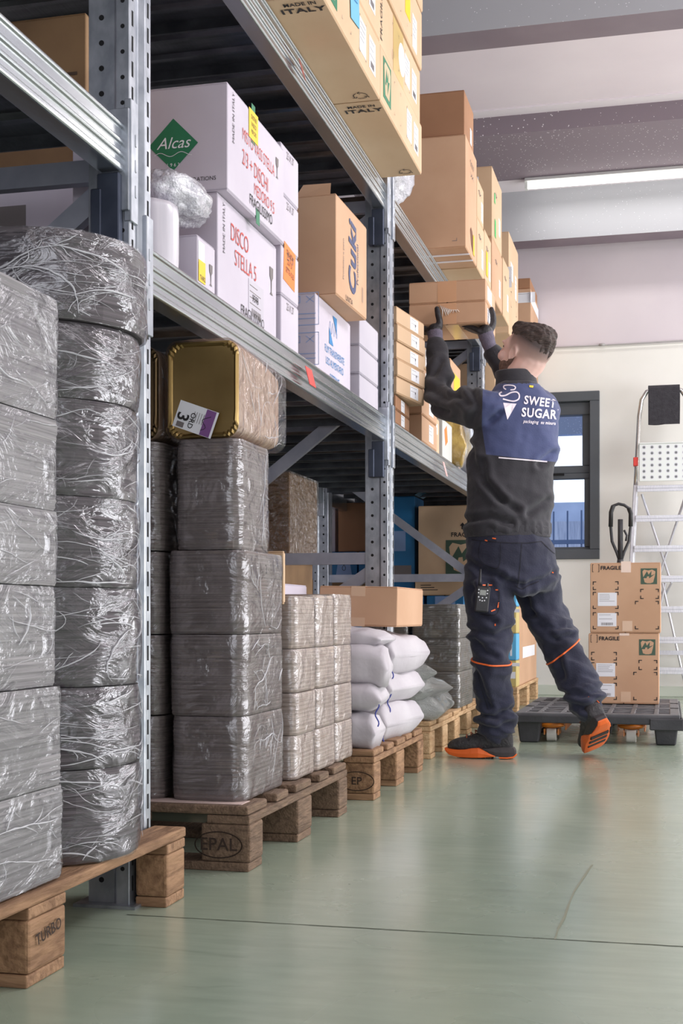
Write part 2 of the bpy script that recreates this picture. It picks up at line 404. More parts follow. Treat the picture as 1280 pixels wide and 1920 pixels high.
grey_speck = speckle('grey_beam_paint_with_white_spatter', (176, 176, 182), (236, 236, 240), 46, .085)

XL, XR, YN, YW, ZC = -4.0, 4.6, -5.6, 9.55, 3.675
struct('floor', MB().box(XL, YN-1, -.1, XR, YW+.1, 0), floor_m)
# wall with the window opening
WX0, WX1, WZ0, WZ1 = -1.16, -.467, .978, 2.18
wb = MB().box(XL, YW, 0, WX0, YW+.25, 2.5).box(WX1, YW, 0, XR, YW+.25, 2.5).box(WX0, YW, 0, WX1, YW+.25, WZ0).box(WX0, YW, WZ1, WX1, YW+.25, 2.5)
wb.box(XL, YW-.006, 2.5, XR, YW+.25, 4.1, 1)
struct('wall_back', wb, [wall_lo, wall_hi])
struct('wall_left', MB().box(XL-.1, YN, 0, XL, YW, 4.1), wall_hi)
struct('wall_right', MB().box(XR, YN, 0, XR+.1, YW, 4.1), wall_lo)
# roof: pale panels, dark cross bands and downstand beams, repeated along the hall
for k, y0 in enumerate((2.6-6.74, 2.6-3.37, 2.6, 5.97)):
    yb = y0+2.15
    struct('ceiling', MB().box(XL, y0, ZC, XR, yb, ZC+.1), ceil_m)
    struct('trim_roof', MB().box(XL, yb, 3.55, XR, yb+.02, ZC+.1).box(XL, yb+.02, 3.55, XR, y0+3.02, 3.62), dark_speck)
    struct('trim_roof', MB().box(XL, y0+3.02, 3.55, XR, y0+3.27, 3.62), ridge_m)
    struct('trim_roof', MB().box(XL, yb-.10, ZC-.012, XR, yb, ZC).box(XL, y0+.16, ZC-.02, XR, y0+.19, ZC), ridge_m)
    bz = MB().box(XL, y0+3.27, 3.2, XR, y0+3.272, 3.62, 1).box(XL, y0+3.272, 3.2, XR, y0+3.47, 3.9)
    struct('trim_beam', bz, [dark_ceil, grey_speck], bevel=0)
# skirting, conduit
struct('baseboard_back', MB().box(XL, YW-.012, 0, XR, YW, .075), base_m, bevel=.003)
pt = [(x, YW-.02, 2.505+.004*math.sin(x*3)) for x in [(-1.6+.1*i) for i in range(60)]]
cp = MB().tube(pt, .005, 8)
for x in (-.45, .35, 1.2): cp.tube([(x-.02, YW-.02, 2.505), (x+.02, YW-.02, 2.505)], .010, 8)
struct('trim_conduit', cp, pipe_m, smooth=True)
# floor joint and the hairline crack running from it
ja, jb = onZ(150, 1710, 0), onZ(1280, 1775, 0)
dj = (jb-ja)/(jb.x-ja.x)
J = MB()
pts = []
for i in range(160):
    x = -1.0 + i*.012*3.0
    p = ja + dj*(x-ja.x); pts.append(Vector((p.x, p.y+random.uniform(-.0008, .0008), 0)))
for a, b in zip(pts[:-1], pts[1:]):
    w = .0018*random.uniform(.6, 1.3)
    J.quad((a.x, a.y-w, .0006), (b.x, b.y-w, .0006), (b.x, b.y+w, .0006), (a.x, a.y+w, .0006))
struct('trim_floor_joint', J, joint_m)
K = MB(); cr = [onZ(x, y, 0) for x, y in ((1040, 1762), (1046, 1742), (1058, 1720), (1066, 1696), (1076, 1672), (1092, 1648), (1104, 1630), (1110, 1622))]
for a, b in zip(cr[:-1], cr[1:]):
    w = random.uniform(.0015, .0035); K.quad((a.x-w, a.y, .0007), (a.x+w, a.y, .0007), (b.x+w, b.y, .0007), (b.x-w, b.y, .0007))
struct('trim_floor_crack', K, mk('pale_crack_edge', (138, 140, 120), rough=.8))

# ---- window
glass = bpy.data.materials.new('window_glass'); glass.use_nodes = True
g = glass.node_tree.nodes['Principled BSDF']; g.inputs['Transmission Weight'].default_value = 1; g.inputs['Roughness'].default_value = 0
g.inputs['IOR'].default_value = 1.12; g.inputs['Base Color'].default_value = (.93, .97, 1, 1)
def frame_ring(mb, x0, z0, x1, z1, w, y0, y1):
    mb.box(x0, y0, z0, x1, y1, z0+w).box(x0, y0, z1-w, x1, y1, z1).box(x0, y0, z0+w, x0+w, y1, z1-w).box(x1-w, y0, z0+w, x1, y1, z1-w)
wf = MB(); frame_ring(wf, WX0, WZ0, WX1, WZ1, .07, YW-.02, YW+.16)
wn = struct('window_1', wf, frame_m, bevel=.004)
us = MB(); frame_ring(us, WX0+.07, 1.60, WX1-.07, WZ1-.07, .055, YW+.05, YW+.12); us.box(WX0+.07, YW+.03, WZ1-.16, WX1-.07, YW+.12, WZ1-.07)
us.build('upper_sash', frame_m, wn, bevel=.004)
ls = MB(); frame_ring(ls, WX0+.07, WZ0+.05, WX1-.07, 1.60, .04, YW+.04, YW+.11)
l_ = ls.build('lower_sash', frame_m, wn, bevel=.004)
MB().box(-.80, YW+.02, 1.585, -.72, YW+.04, 1.60).build('vent_slot', hole_m, wn)
MB().box(WX0+.11, YW+.07, 1.08, WX1-.11, YW+.076, 1.56).build('glass_pane', glass, l_)
MB().box(WX0+.12, YW+.08, 1.65, WX1-.12, YW+.086, 2.02).build('glass_pane', glass, wn)
# outside the window: a pale blue yard with a wall, a rail fence and a skip
yard_m = mk('pale_blue_yard_wall', (176, 192, 222), (156, 172, 204), 3, rough=.8)
dark_yard = mk('blue_grey_fence_steel', (86, 104, 138), rough=.6)
Y2 = MB().box(-6, YW+6, 0, 4, YW+6.1, 1.9); struct('trim_yard_wall', Y2, yard_m)
struct('trim_yard_ground', MB().box(-8, YW+.3, -.1, 6, YW+9, 0), yard_m)
fe = MB()
for i in range(40): fe.box(-3+i*.13, YW+3, 0, -2.985+i*.13, YW+3.015, 1.5+.004*i)
fe.box(-3, YW+2.99, 1.25, 2.2, YW+3.02, 1.29).box(-3, YW+2.99, .5, 2.2, YW+3.02, .54)
struct('trim_yard_fence', fe, dark_yard)
struct('trim_yard_shutter', MB().box(-5, YW+.9, 2.0, 3, YW+1.0, 2.75), speckle('wet_blue_grey_panel', (160, 174, 204), (214, 222, 238), 60, .2))
struct('trim_yard_container', MB().box(-3.2, YW+4.2, 0, -.62, YW+5.4, 1.55).box(-3.2, YW+4.15, .72, -.62, YW+4.2, .78), mk('pale_steel_container', (150, 162, 190), (196, 204, 222), 8, (6, 6, .5), rough=.5))
tr = MB().ell((-.62, YW+4.0, 1.78), (.16, .2, .17), 20, 12)
tr.v = [(x+noise.noise((x*20, y*20, z*20))*.05, y, z+noise.noise((x*18, y*18, z*18+5))*.05) for x, y, z in tr.v]
struct('trim_yard_bush', tr, mk('grey_green_leaves', (84, 92, 108), rough=.9))

# ceiling tube lamps (the one in view and its sisters further forward)
tube_on = mk('lit_tube', (255, 255, 250), emit=(255, 255, 246), es=3.2)
fix_m = mk('white_lamp_housing', (236, 236, 234), rough=.4)
def tube_lamp(x, y, z, label):
    o = empty('ceiling_lamp', (x, y, z), label, 'lamp', 'tube lamps under the roof')
    MB().prism([(-.035, .045), (.035, .045), (.045, .02), (-.045, .02)], 'x', -.78, .78).build('housing', fix_m, o, bevel=.003)
    MB().tube([(-.77, 0, 0), (-.75, 0, 0), (.75, 0, 0), (.77, 0, 0)], [.018, .024, .024, .018], 14).build('lit_tube', tube_on, o, smooth=True)
    MB().box(-.78, -.028, -.024, -.76, .028, .03).box(.76, -.028, -.024, .78, .028, .03).build('end_cap', fix_m, o)
    l = area('tube_glow', (x, y, z-.05), (0, 0, 0), 1.5, .08, 5, (1, .98, .94))
tube_lamp(-.16, 8.99, 3.504, 'glowing white tube lamp on the dark roof band above the back wall')

# ================================================================== RACK
rack = empty('pallet_rack', (-1.02, 2.45, 0), 'galvanised steel pallet rack filling the left side of the aisle', 'shelving rack')
RX, RY = 1.02, -2.45       # offsets: rack children are modelled about the rack origin
def rl(mb, name, m, **k): return mb.build(name, m, rack, **k)
def sh(p): return (p[0]+1.02, p[1]-2.45, p[2])
POSTS = [.05, 2.39, 4.84, 7.45, 9.34]
def post(y0, x0, x1, ztop, front=True):
    """open profile upright with slots in its face and round holes in its side"""
    mb = MB(); a, b = x1, x0            # a = face towards the aisle
    s = 1 if front else -1
    X = lambda d: (a - d) if front else (b + d)
    prof = [(0, 0), (0, .030), (.013, .038), (.013, .072), (0, .080), (0, .110), (.028, .110), (.034, .102), (.090, .102), (.090, .008), (.034, .008), (.028, 0)]
    mb.prism([(sh((X(u), 0, 0))[0], sh((0, y0+w, 0))[1]) for u, w in prof], 'z', 0, ztop)
    o = rl(mb, 'upright', galv_post, bevel=.0015)
    h = MB(); z = .03
    while z < ztop-.05:
        for yy in (.012, .091):
            xx = X(-.0006); p0 = sh((xx, y0+yy, z)); h.box(min(p0[0], p0[0]-s*.002), p0[1], p0[2], max(p0[0], p0[0]-s*.002), p0[1]+.007, p0[2]+.030)
        for u in (.062,):
            c = sh((X(u), y0+.0075, z+.02)); h.cyl((c[0], c[1]-.0004, c[2]), (c[0], c[1]+.003, c[2]), .0055, 12)
        c = sh((X(.014), y0-.0006, z+.045)); h.cyl(c, (c[0], c[1]+.002, c[2]), .0045, 10)
        z += .05
    tag(h.build('punched_holes', hole_m, o), kind='stuff')
    f = MB(); q = sh((min(x0, x1)-.02, y0-.02, 0)); f.box(q[0], q[1], 0, q[0]+.13, q[1]+.15, .006)
    f.build('foot_plate', galv_post, o)
for i, y0 in enumerate(POSTS):
    post(y0, -1.11, -1.02, 3.1 if i < 3 else 2.42 if i == 3 else 2.25)
    post(y0, -2.02, -1.93, 3.1 if i < 3 else 2.42 if i == 3 else 2.25, False)
    # cross braces of the frame: channel sections
    yc = y0+.035
    def brace(x0, z0, x1, z1, w=.045, yy=yc):
        d = Vector((x1-x0, 0, z1-z0)); n = Vector((-d.z, 0, d.x)).normalized()*w/2
        mb = MB(); A, B = Vector(sh((x0, yy, z0))), Vector(sh((x1, yy, z1)))
        def P(p, s_, y_): return (p.x+n.x*s_, p.y+y_, p.z+n.z*s_)
        mb.loft([[P(A, -1, 0), P(A, 1, 0), P(A, 1, .025), P(A, .86, .025), P(A, .86, .003), P(A, -.86, .003), P(A, -.86, .025), P(A, -1, .025)],
                 [P(B, -1, 0), P(B, 1, 0), P(B, 1, .025), P(B, .86, .025), P(B, .86, .003), P(B, -.86, .003), P(B, -.86, .025), P(B, -1, .025)]])
        rl(mb, 'brace', brace_m)
    for z in (.12, .79, 1.46, 2.13): brace(-1.93, z, -1.10, z)
    brace(-1.95, .17, -1.09, .75, yy=yc+.027); brace(-1.95, .78, -1.09, 1.44, yy=yc+.027) if i != 3 else brace(-1.95, 1.44, -1.09, .80, yy=yc+.027)
    brace(-1.95, 1.5, -1.09, 2.1, yy=yc+.027)

BEAM = [(-.003, 0), (.0, -.003), (.0, -.008), (-.006, -.012), (-.006, -.031), (0, -.035), (0, -.040), (-.006, -.044), (-.006, -.056), (0, -.060), (0, -.065), (-.006, -.069), (-.006, -.080), (0, -.084), (.0, -.092), (-.004, -.096), (-.046, -.096), (-.050, -.092), (-.050, 0)]
def beam(ya, yb, ztop, rear=False):
    X0 = -1.028 if not rear else -2.012
    s = 1 if not rear else -1
    prof = [(X0+1.02+(u*s), ztop+w) for u, w in BEAM]
    mb = MB(); 
    mb.loft([[(x, ya-2.45, z) for x, z in prof], [(x, yb-2.45, z) for x, z in prof]])
    o = rl(mb, 'beam', galv, bevel=.0015)
    for ye, sg in ((ya, 1), (yb, -1)):
        c = MB()
        xa, xb = X0+1.02-.05*(s > 0), X0+1.02+.05*(s < 0)
        c.box(xa-.006, min(ye, ye+sg*.006)-2.45, ztop-.17, xb+.010, max(ye, ye+sg*.006)-2.45, ztop+.03)
        c.box(xb-.002, min(ye, ye-sg*.035)-2.45, ztop-.19, xb+.013, max(ye, ye-sg*.035)-2.45, ztop+.05) if not rear else None
        for zz in (-.16, -.11, -.06): c.box(xb+.011, min(ye-sg*.018, ye-sg*.025)-2.45, ztop+zz+.02, xb+.0145, max(ye-sg*.018, ye-sg*.025)-2.45, ztop+zz+.045) if not rear else None
        c.build('beam_connector', galv_post, o, bevel=.0015)
    # dark hook under the beam end, as seen from below
    if not rear:
        k = MB().box(X0+1.02-.05, yb-.022-2.45, ztop-.235, X0+1.02-.004, yb-.001-2.45, ztop-.10)
        k.box(X0+1.02-.062, yb-.026-2.45, ztop-.235, X0+1.02-.04, yb-2.45, ztop-.13)
        k.build('safety_hook', conn_m, o, bevel=.002)
    return o
def deck(ya, yb, ztop):
    """folded steel shelf panels lying across the beams"""
    n = max(1, round((yb-ya)/.30)); w = (yb-ya)/n
    for k in range(n):
        y = ya+k*w; t = .0015
        up = [(0, -.030), (.004, -.030), (.004, -.002), (w*.22, -.002), (w*.25, -.012), (w*.31, -.012), (w*.34, -.002), (w*.62, -.002), (w*.65, -.012), (w*.71, -.012), (w*.74, -.002), (w-.005, -.002), (w-.005, -.030), (w-.001, -.030)]
        top = [(u, z+t+.0006) for u, z in reversed(up)]
        prof = up+[(w-.001, 0), (0, 0)]
        mb = MB(); mb.prism([(y-2.45+u, ztop+z) for u, z in prof], 'x', -1.934+1.02, -1.078+1.02)
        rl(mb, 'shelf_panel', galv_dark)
LEVELS = [(0, 1.532), (0, 2.2), (1, 1.327), (1, 2.2), (2, 1.327), (2, 2.2), (3, 1.327), (3, 2.2)]
for b, z in LEVELS:
    ya, yb = POSTS[b]+.112, POSTS[b+1]-.002
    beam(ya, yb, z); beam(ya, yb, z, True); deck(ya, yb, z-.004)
def hang_tag(px, py, X, w, h, m, label, ang=0):
    p = onX(px, py, X)
    mb = MB(); mb.box(-.0008, -w/2, -h, .0008, w/2, 0); o = mb.build('beam_tag', m); o.location = p; o.rotation_euler = (0, math.radians(-14), ang)
    return tag(o, label, 'tag')
hang_tag(578, 690, -1.012, .07, .055, red_p, 'bright red card tag stuck on the lower beam under the film box')
hang_tag(563, 116, -1.012, .05, .045, mk('faded_red_film_tag', (196, 90, 92), rough=.25, coat=.5), 'dark red translucent tag on the upper beam below the overhanging cartons', .1)
hang_tag(831, 866, -1.012, .05, .07, mk('torn_red_white_tag', (206, 150, 146), (226, 210, 208), 60, rough=.4), 'torn red and white sticker on the lower beam left of the worker')
# ================================================================== PALLETS
def pallet(label, xf, L_, y0, y1, H, style, m1=None, mx_=None, me=None, rz=0, notch=0):
    m1 = m1 or wood; mx_ = mx_ or wood_x; me = me or m1
    o = empty('wooden_pallet', (xf, y0, 0), label, 'pallet', None, rz)
    W_ = y1-y0; t = .020; zb = H-2*t
    def b(n, x0, ya, z0, x1, yb_, z1, m, bv=.003):
        j = lambda: random.uniform(-.002, .002)
        return MB().box(x0+j(), ya+j(), z0, x1+j(), yb_+j(), z1).build(n, m, o, bevel=bv, seg=2)
    bw = [.10, .13, .10]; bc = [.05, W_/2, W_-.05]
    if style == 'across':
        ws = [.145, .10, .145, .10, .145]; gap = (W_-sum(ws))/4; y = 0
        for w in ws: b('deck_board', -L_, y, H-t, random.uniform(-.004, .004), y+w, H, mx_, .005); y += w+gap
        for xa in (-.10, -L_/2-.07, -L_): b('stringer_board', xa, 0, zb, xa+.10, W_, H-t-.001, m1)
    else:
        ws = [notch-.004 if notch else .12, .12, .12, .12, .12]; gap = .024 if notch else (L_-sum(ws))/4; x = 0
        for q, w in enumerate(ws): b('deck_board', -x-w, 0, H-t, -x, W_-(.13 if notch and q else 0), H, m1, .004); x += w+gap
        for c, w in zip(bc, bw): b('stringer_board', -(notch-.004) if notch and c > W_-.1 else -L_, c-w/2, zb, 0, c+w/2, H-t-.001, mx_)
    for c, w in zip(bc, bw):
        if notch and c > W_-.1:
            b('bottom_board', -notch+.004, c-w/2, 0, -.002, c+w/2, t, mx_); b('block', -notch+.004, c-w/2, t+.0005, 0, c+w/2, zb-.0005, me, .006); continue
        b('bottom_board', -L_, c-w/2, 0, -.002, c+w/2, t, mx_)
        for xa in (-.115, -L_/2-.06, -L_): b('block', xa, c-w/2, t+.0005, xa+.115, c+w/2, zb-.0005, me, .006)
    return o
P1 = pallet('pale wooden pallet with long boards under the nearest two wrapped stacks', -.945, .8, 1.29, 2.50, .144, 'along', wood, wood_x, wood, notch=.072)
P2 = pallet('weathered dark wooden pallet with a branded oval on its corner block', -.90, 1.0, 2.78, 3.70, .146, 'across', wood_old, wood_old, wood_old)
P3 = pallet('reddish wooden pallet under the white paper sacks', -.875, 1.0, 3.95, 4.78, .156, 'across', wood, wood_x, wood)
P4 = pallet('fresh pale pallet under the clear bags beside the worker', -.91, 1.0, 5.15, 5.86, .150, 'across', wood_pale, wood_pale, wood_pale)
P5 = pallet('pale pallet under the olive grey stacks behind the worker', -.93, .9, 5.93, 6.75, .146, 'across', wood_pale, wood_pale, wood_pale)
P6 = pallet('far pallet under the tall carton against the back wall', -.86, .34, 7.80, 9.10, .146, 'along', wood_pale, wood_pale, wood_pale)
P7 = pallet('pallet at floor level under the blue cartons behind the upright', -1.21, .68, 7.62, 8.01, .146, 'along', wood_old, wood_old, wood_old)
# branded oval with letters on the front corner block of the dark pallet, and on the reddish one
def brand(par, x, y, z, s, txt, w=.11, h=.058):
    st = [[(w/2*math.cos(t*PI/24), h/2*math.sin(t*PI/24)) for t in range(49)]]
    dims = (1, 1, 1)
    o = line_art(par, 'branded_oval', st, .0028, 'front', dims, .5, .5, brand_m)
    o.location = (x, y, z)
    if txt:
        tm = text_mesh(txt, s, bold=.01); tm.materials.clear(); tm.materials.append(brand_m)
        q = bpy.data.objects.new('branded_letters', tm); COL.objects.link(q); q.parent = par
        q.matrix_local = Matrix.Translation((x, y-.0006, z)) @ ROT['front']
brand(P2, -.070, -.0085, .060, .040, 'EPAL')
brand(P3, -.055, -.0085, .060, .034, 'EP')
tm = text_mesh('TURBO', .026, bold=.015, shear=-.1); tm.materials.clear(); tm.materials.append(brand_m)
q = bpy.data.objects.new('stencilled_letters', tm); COL.objects.link(q); q.parent = P1
q.matrix_local = Matrix.Translation((.0025, .602, .074)) @ ROT['aisle'] @ Matrix.Rotation(.12, 4, 'Z')

# ================================================================== WRAPPED STACKS OF BOARDS AND TRAYS
def rrect(w, d, r, n=7):
    pts = []
    for cx_, cy_, a0 in ((w/2-r, d/2-r, 0), (-w/2+r, d/2-r, PI/2), (-w/2+r, -d/2+r, PI), (w/2-r, -d/2+r, 1.5*PI)):
        for k in range(n): a = a0+PI/2*k/(n-1); pts.append((cx_+r*math.cos(a), cy_+r*math.sin(a)))
    # extra points along the flats
    out = []
    for i, p in enumerate(pts):
        q = pts[(i+1) % len(pts)]; out.append(p)
        dd = math.hypot(q[0]-p[0], q[1]-p[1])
        k = int(dd/.03)
        for j in range(1, k+1): out.append((p[0]+(q[0]-p[0])*j/(k+1), p[1]+(q[1]-p[1])*j/(k+1)))
    return out
def pack(label, cx, cy, z0, z1, w, d, r, m, fm=None, group=None, layer=.0050, name='tray_pack', amp=.0014, rz=0, cat='wrapped pack', fo=.004, famp=.004, flute=0):
    h = z1-z0; base = rrect(w, d, r); n = len(base)
    L_ = max(6, int(h/layer)); seed = random.uniform(0, 99); rings = []
    for i in range(L_+1):
        z = h*i/L_; s0 = (.0009 if i % 2 else -.0009)
        dx = noise.noise((seed, z*14, 0))*amp; dy = noise.noise((seed, 5, z*14))*amp
        ring = []
        for k, (x, y) in enumerate(base):
            l = math.hypot(x, y); e = s0 + noise.noise((x*9+seed, y*9, z*22))*amp - (.0025*(abs(2*z/h-1)**14))
            if flute: e += flute*math.sin(k*2.1)*(.5+noise.noise((k, seed, z*30)))
            ring.append((x*(1+e/l)+dx, y*(1+e/l)+dy, z))
        rings.append(ring)
    o = MB().loft(rings).build(name, m); o.location = (cx, cy, z0); o.rotation_euler = (0, 0, rz)
    tag(o, label, cat, group)
    if fm:
        R = []; K = 14
        for i in range(K+1):
            z = -.0006+(h+.0012)*i/K; ring = []
            for x, y in base:
                l = math.hypot(x, y); e = fo + noise.noise((x*16+seed, y*16, z*16+seed))*famp+noise.noise((x*40, y*40+seed, z*40))*famp*.35 - (.004*(abs(2*i/K-1)**10))
                ring.append((x*(1+e/l), y*(1+e/l), z))
            R.append(ring)
        f = MB().loft(R, False).build('stretch_wrap', fm, o, smooth=True)
    return o
milk = bpy.data.materials.new('milky_film_crease'); milk.use_nodes = True
_p = milk.node_tree.nodes['Principled BSDF']; _p.inputs['Base Color'].default_value = (.86, .86, .90, 1); _p.inputs['Roughness'].default_value = .25; _p.inputs['Alpha'].default_value = .5; _p.inputs['Coat Weight'].default_value = .5
def strands(o, fn, n, size=1.0, u0=0, u1=1, v0=.04, v1=.96, horiz=.8):
    """bunched creases of stretch film wandering over the wrapped surface; fn(u, v) -> point"""
    mb = MB()
    def walk(u, v, a, k, r):
        P_ = []; c = random.uniform(-.10, .10)
        for i in range(k):
            P_.append(fn(u, v)); a += c+random.uniform(-.28, .28); u += math.cos(a)*.022*size; v += math.sin(a)*.045*size
            if not (u0 <= u <= u1 and v0 <= v <= v1): break
            if k > 9 and random.random() < .16: walk(u, v, a+random.choice((-1, 1))*random.uniform(.5, 1.2), random.randint(3, 7), r*.55)
        if len(P_) > 2: mb.tube(P_, [r*(.25+.9*math.sin(PI*(i+.5)/len(P_)))*random.uniform(.6, 1.3) for i in range(len(P_))], 5)
    for q in range(n): walk(random.uniform(u0, u1), random.uniform(v0, v1), random.choice((0, PI))+random.gauss(0, 1-horiz)*2, random.randint(7, 24), random.choice((.0004, .0006, .0009, .0015)))
    if mb.v: tag(mb.build('film_creases', milk, o, smooth=True), kind='stuff')
# -- tall rectangular stack, nearest
zs = [.146, .297, .457, .618, .739, .887, 1.082]
nth = ['lowest', 'second', 'third', 'fourth', 'fifth', 'topmost']
for i in range(6):
    j = random.uniform(-.004, .004)
    o = pack('pack of flat grey boards in the leftmost stack, %s from the floor' % nth[i], -1.14+j+(.008 if i < 2 else 0), 1.63, zs[i]+.001, zs[i+1]-.001, .36, .655+(.018 if i == 0 else 0), .012, edge_grey, film_b if i else film_b,
         'grey board packs of the leftmost stack', name='board_pack', amp=.005 if i > 2 else .0025, fo=.003, famp=.003)
    hh_ = zs[i+1]-zs[i]; strands(o, lambda u, v: (.184, (u-.5)*.655, v*hh_), 9, 1.0, .3, 1)
zs = [.146, .307, .448, .619, .775, .941, 1.072, 1.225]
nth = ['lowest', 'second', 'third', 'fourth', 'fifth', 'sixth', 'topmost']
for i in range(7):
    R_ = .168+random.uniform(-.003, .003)+(.010 if i == 6 else 0)
    o = pack('round shrink-wrapped pack of silver grey boards, %s in its stack' % nth[i], -1.096+random.uniform(-.003, .003), 2.178, zs[i]+.001, zs[i+1]-.001, R_*2, R_*2, R_*.98, edge_round, film,
         'round board packs in the wrapped stack', name='round_board_pack', amp=.003, fo=.004, famp=.007)
    hh_ = zs[i+1]-zs[i]; rr2 = R_+.0065; strands(o, lambda u, v: (rr2*math.cos((u*1.25-.95)*PI), rr2*math.sin((u*1.25-.95)*PI), v*hh_), 34, .9)
# ropes of bunched film on the two near stacks
milky = mk('bunched_white_film', (226, 226, 234), (196, 196, 206), 40, rough=.35, bump=.5, bsc=80)
ropes = []
# -- pale trays on the dark pallet
zt = [.148, .341, .528, .721, .975]
nt_ = ['lowest', 'second', 'third', 'topmost upright']
dims_t = [(.180, .335, 3.0), (.185, .33, 3.0), (.188, .33, 3.0), (.160, .245, 2.96)]
for i in range(4):
    w, d, cy = dims_t[i]
    o = pack('wrapped pack of fluted paper trays facing the aisle on the branded pallet, %s' % nt_[i], -.93-w/2-(.01 if i == 3 else 0), 2.83+d/2, zt[i]+.001, zt[i+1]-.001, w, d, .035, edge_tray, film_b,
         'upright tray packs on the branded pallet', flute=.0016, fo=.003)
    hh_ = zt[i+1]-zt[i]; strands(o, lambda u, v: (w/2+.004, (u-.5)*d, v*hh_), 9, 1.3, .1, .9, horiz=.6)
    if i in (0, 1, 2):
        text(o, '3', .030, 'aisle', (w+.012, d, zt[i+1]-zt[i]), .45, .78, ink, name='marker_number', off=.002, shear=-.2)
    o2 = pack('wrapped tray pack half hidden behind the first upright, %s' % nt_[i], -1.215, 2.83+d/2, zt[i]+.001, zt[i+1]-.003, .17, d, .035, edge_tray, film_b,
         'inner tray packs beside the first upright', flute=.0016, fo=.003)
b_, bd = carton('thin beige board standing behind the upright tray packs', -1.10, 3.20, .60, -.945, 3.215, .735, card_pale, tape=False, cat='board')
b_.name = 'board'
MB().box(-1.16, 0, .1462, -.965, .0, .150).v  # (unused helper geometry is never linked)
ls_ = MB().box(-1.28, 2.80, .1465, -.925, 2.86, .1478).build('paper_sheet', mk('pink_white_paper', (214, 190, 182), rough=.7)); tag(ls_, 'pale pink paper sheet under the tray packs on the branded pallet', 'paper')
# -- gold trays lying on their side
def gold_pack(label, cx, z0, w, h, y0, depth, mg, sticker=False, fm=film):
    o = empty('gold_tray_pack', (cx, y0, z0), label, 'tray pack')
    r = .032; per = rrect(w, h, r, 10)
    # nested tray stack: paper rims seen edge-on
    rings = []; n = 44; seed = random.random()*50
    for i in range(n+1):
        y = depth*i/n; s = .0012*(1 if i % 2 else -1)
        taper = 1 - .16*(i/n)**2
        rings.append([(x*taper*(1+s/max(abs(x), .03)), y, (z*taper*(1+s/max(abs(z), .03)))+h/2) for x, z in per])
    bm_ = banded_y
    MB().loft(rings).build('nested_trays', bm_, o)
    # front tray: rolled rim, fluted wall, flat well
    R = []
    for k, (ins, dy) in enumerate(((0, -.001), (.002, -.006), (.006, -.0075), (.010, -.004), (.022, .012), (.026, .013), (.028, .0125), (.030, .013), (.034, .013))):
        q = rrect(w-2*ins, h-2*ins, max(.006, r-ins*.55), 10)
        q = q[:len(per)] + [q[-1]]*(len(per)-len(q))
        ring = []
        for j, (x, z) in enumerate(per):
            sx = (w/2-ins)/(w/2); sz = (h/2-ins)/(h/2)
            xx, zz = x*sx, z*sz
            corner = (abs(x) > w/2-r and abs(z) > h/2-r)
            f = (.0022*math.sin(j*PI)*1 if not corner else .0022*(1 if j % 2 else -1)) if 1 <= k <= 4 else 0
            l = math.hypot(xx, zz); ring.append((xx*(1+f/l), dy, zz*(1+f/l)+h/2))
        R.append(ring)
    t = MB().loft(R, True).build('front_tray', mg, o, smooth=False)
    MB().loft([[(x*1.03, -.010+.0 + (depth+.02)*i/8, (z*1.03*(1-.10*(i/8)**2))+h/2+noise.noise((x*30, z*30, i+seed))*.003) for x, z in per] for i in range(9)], False).build('clear_bag', fm, o, smooth=True)
    strands(o, lambda u, v: (w/2*1.05*(1-.06*u*u), depth*u, h*v), 14, 1.4, 0, 1, horiz=.5)
    if sticker:
        dm = (w, .024, h)
        A = Matrix.Rotation(math.radians(-20), 4, 'Z')
        def P_(x, y): v = A @ Vector((x, y, 0)); return v.x/w+.5-.19, v.y/h+.22
        ro = math.radians(-20)
        patch(o, 'label_sticker', .098, .062, 'front', dm, *P_(.02, 0), white_p, ro, off=.0).location.y = -.014
        patch(o, 'purple_band', .024, .060, 'front', dm, *P_(.052, 0), purple_p, ro).location.y = -.015
        text(o, '3', .040, 'front', dm, *P_(-.012, -.004), m=ink, roll=ro-PI/2, bold=.02).location.y = -.0152
        text(o, 'ORD', .017, 'front', dm, *P_(.012, -.006), m=ink, roll=ro-PI/2, bold=.01).location.y = -.0152
        patch(o, 'barcode', .018, .012, 'front', dm, *P_(-.012, -.022), ink_soft, ro).location.y = -.015
        line_art(o, 'fine_print', [[(-.012, .006*k), (.012, .006*k)] for k in range(-2, 3)], .0012, 'front', dm, *P_(.026, .004), m=ink_soft, roll=ro-PI/2).location.y = -.0152
        line_art(o, 'scroll_print', [[(.008*math.sin(t*.9)+.001*t-.012, .0045*t-.02) for t in range(9)]], .0014, 'front', dm, *P_(.052, 0), m=ink, roll=ro).location.y = -.0156
    return o
banded_y = banded('tray_paper_edges', (202, 172, 148), (142, 112, 92), .006)
for n in banded_y.node_tree.nodes:
    if n.type == 'MAPPING': n.inputs['Scale'].default_value = (1.2, 160, 1.2)
gold_pack('gold tray pack with a white and purple price sticker atop the tray packs', -1.030, .977, .172, .222, 2.84, .36, gold, True)
gold_pack('dark gold tray pack lying on its side, half hidden behind the first upright', -1.225, .977, .172, .215, 2.84, .34, gold_dark)
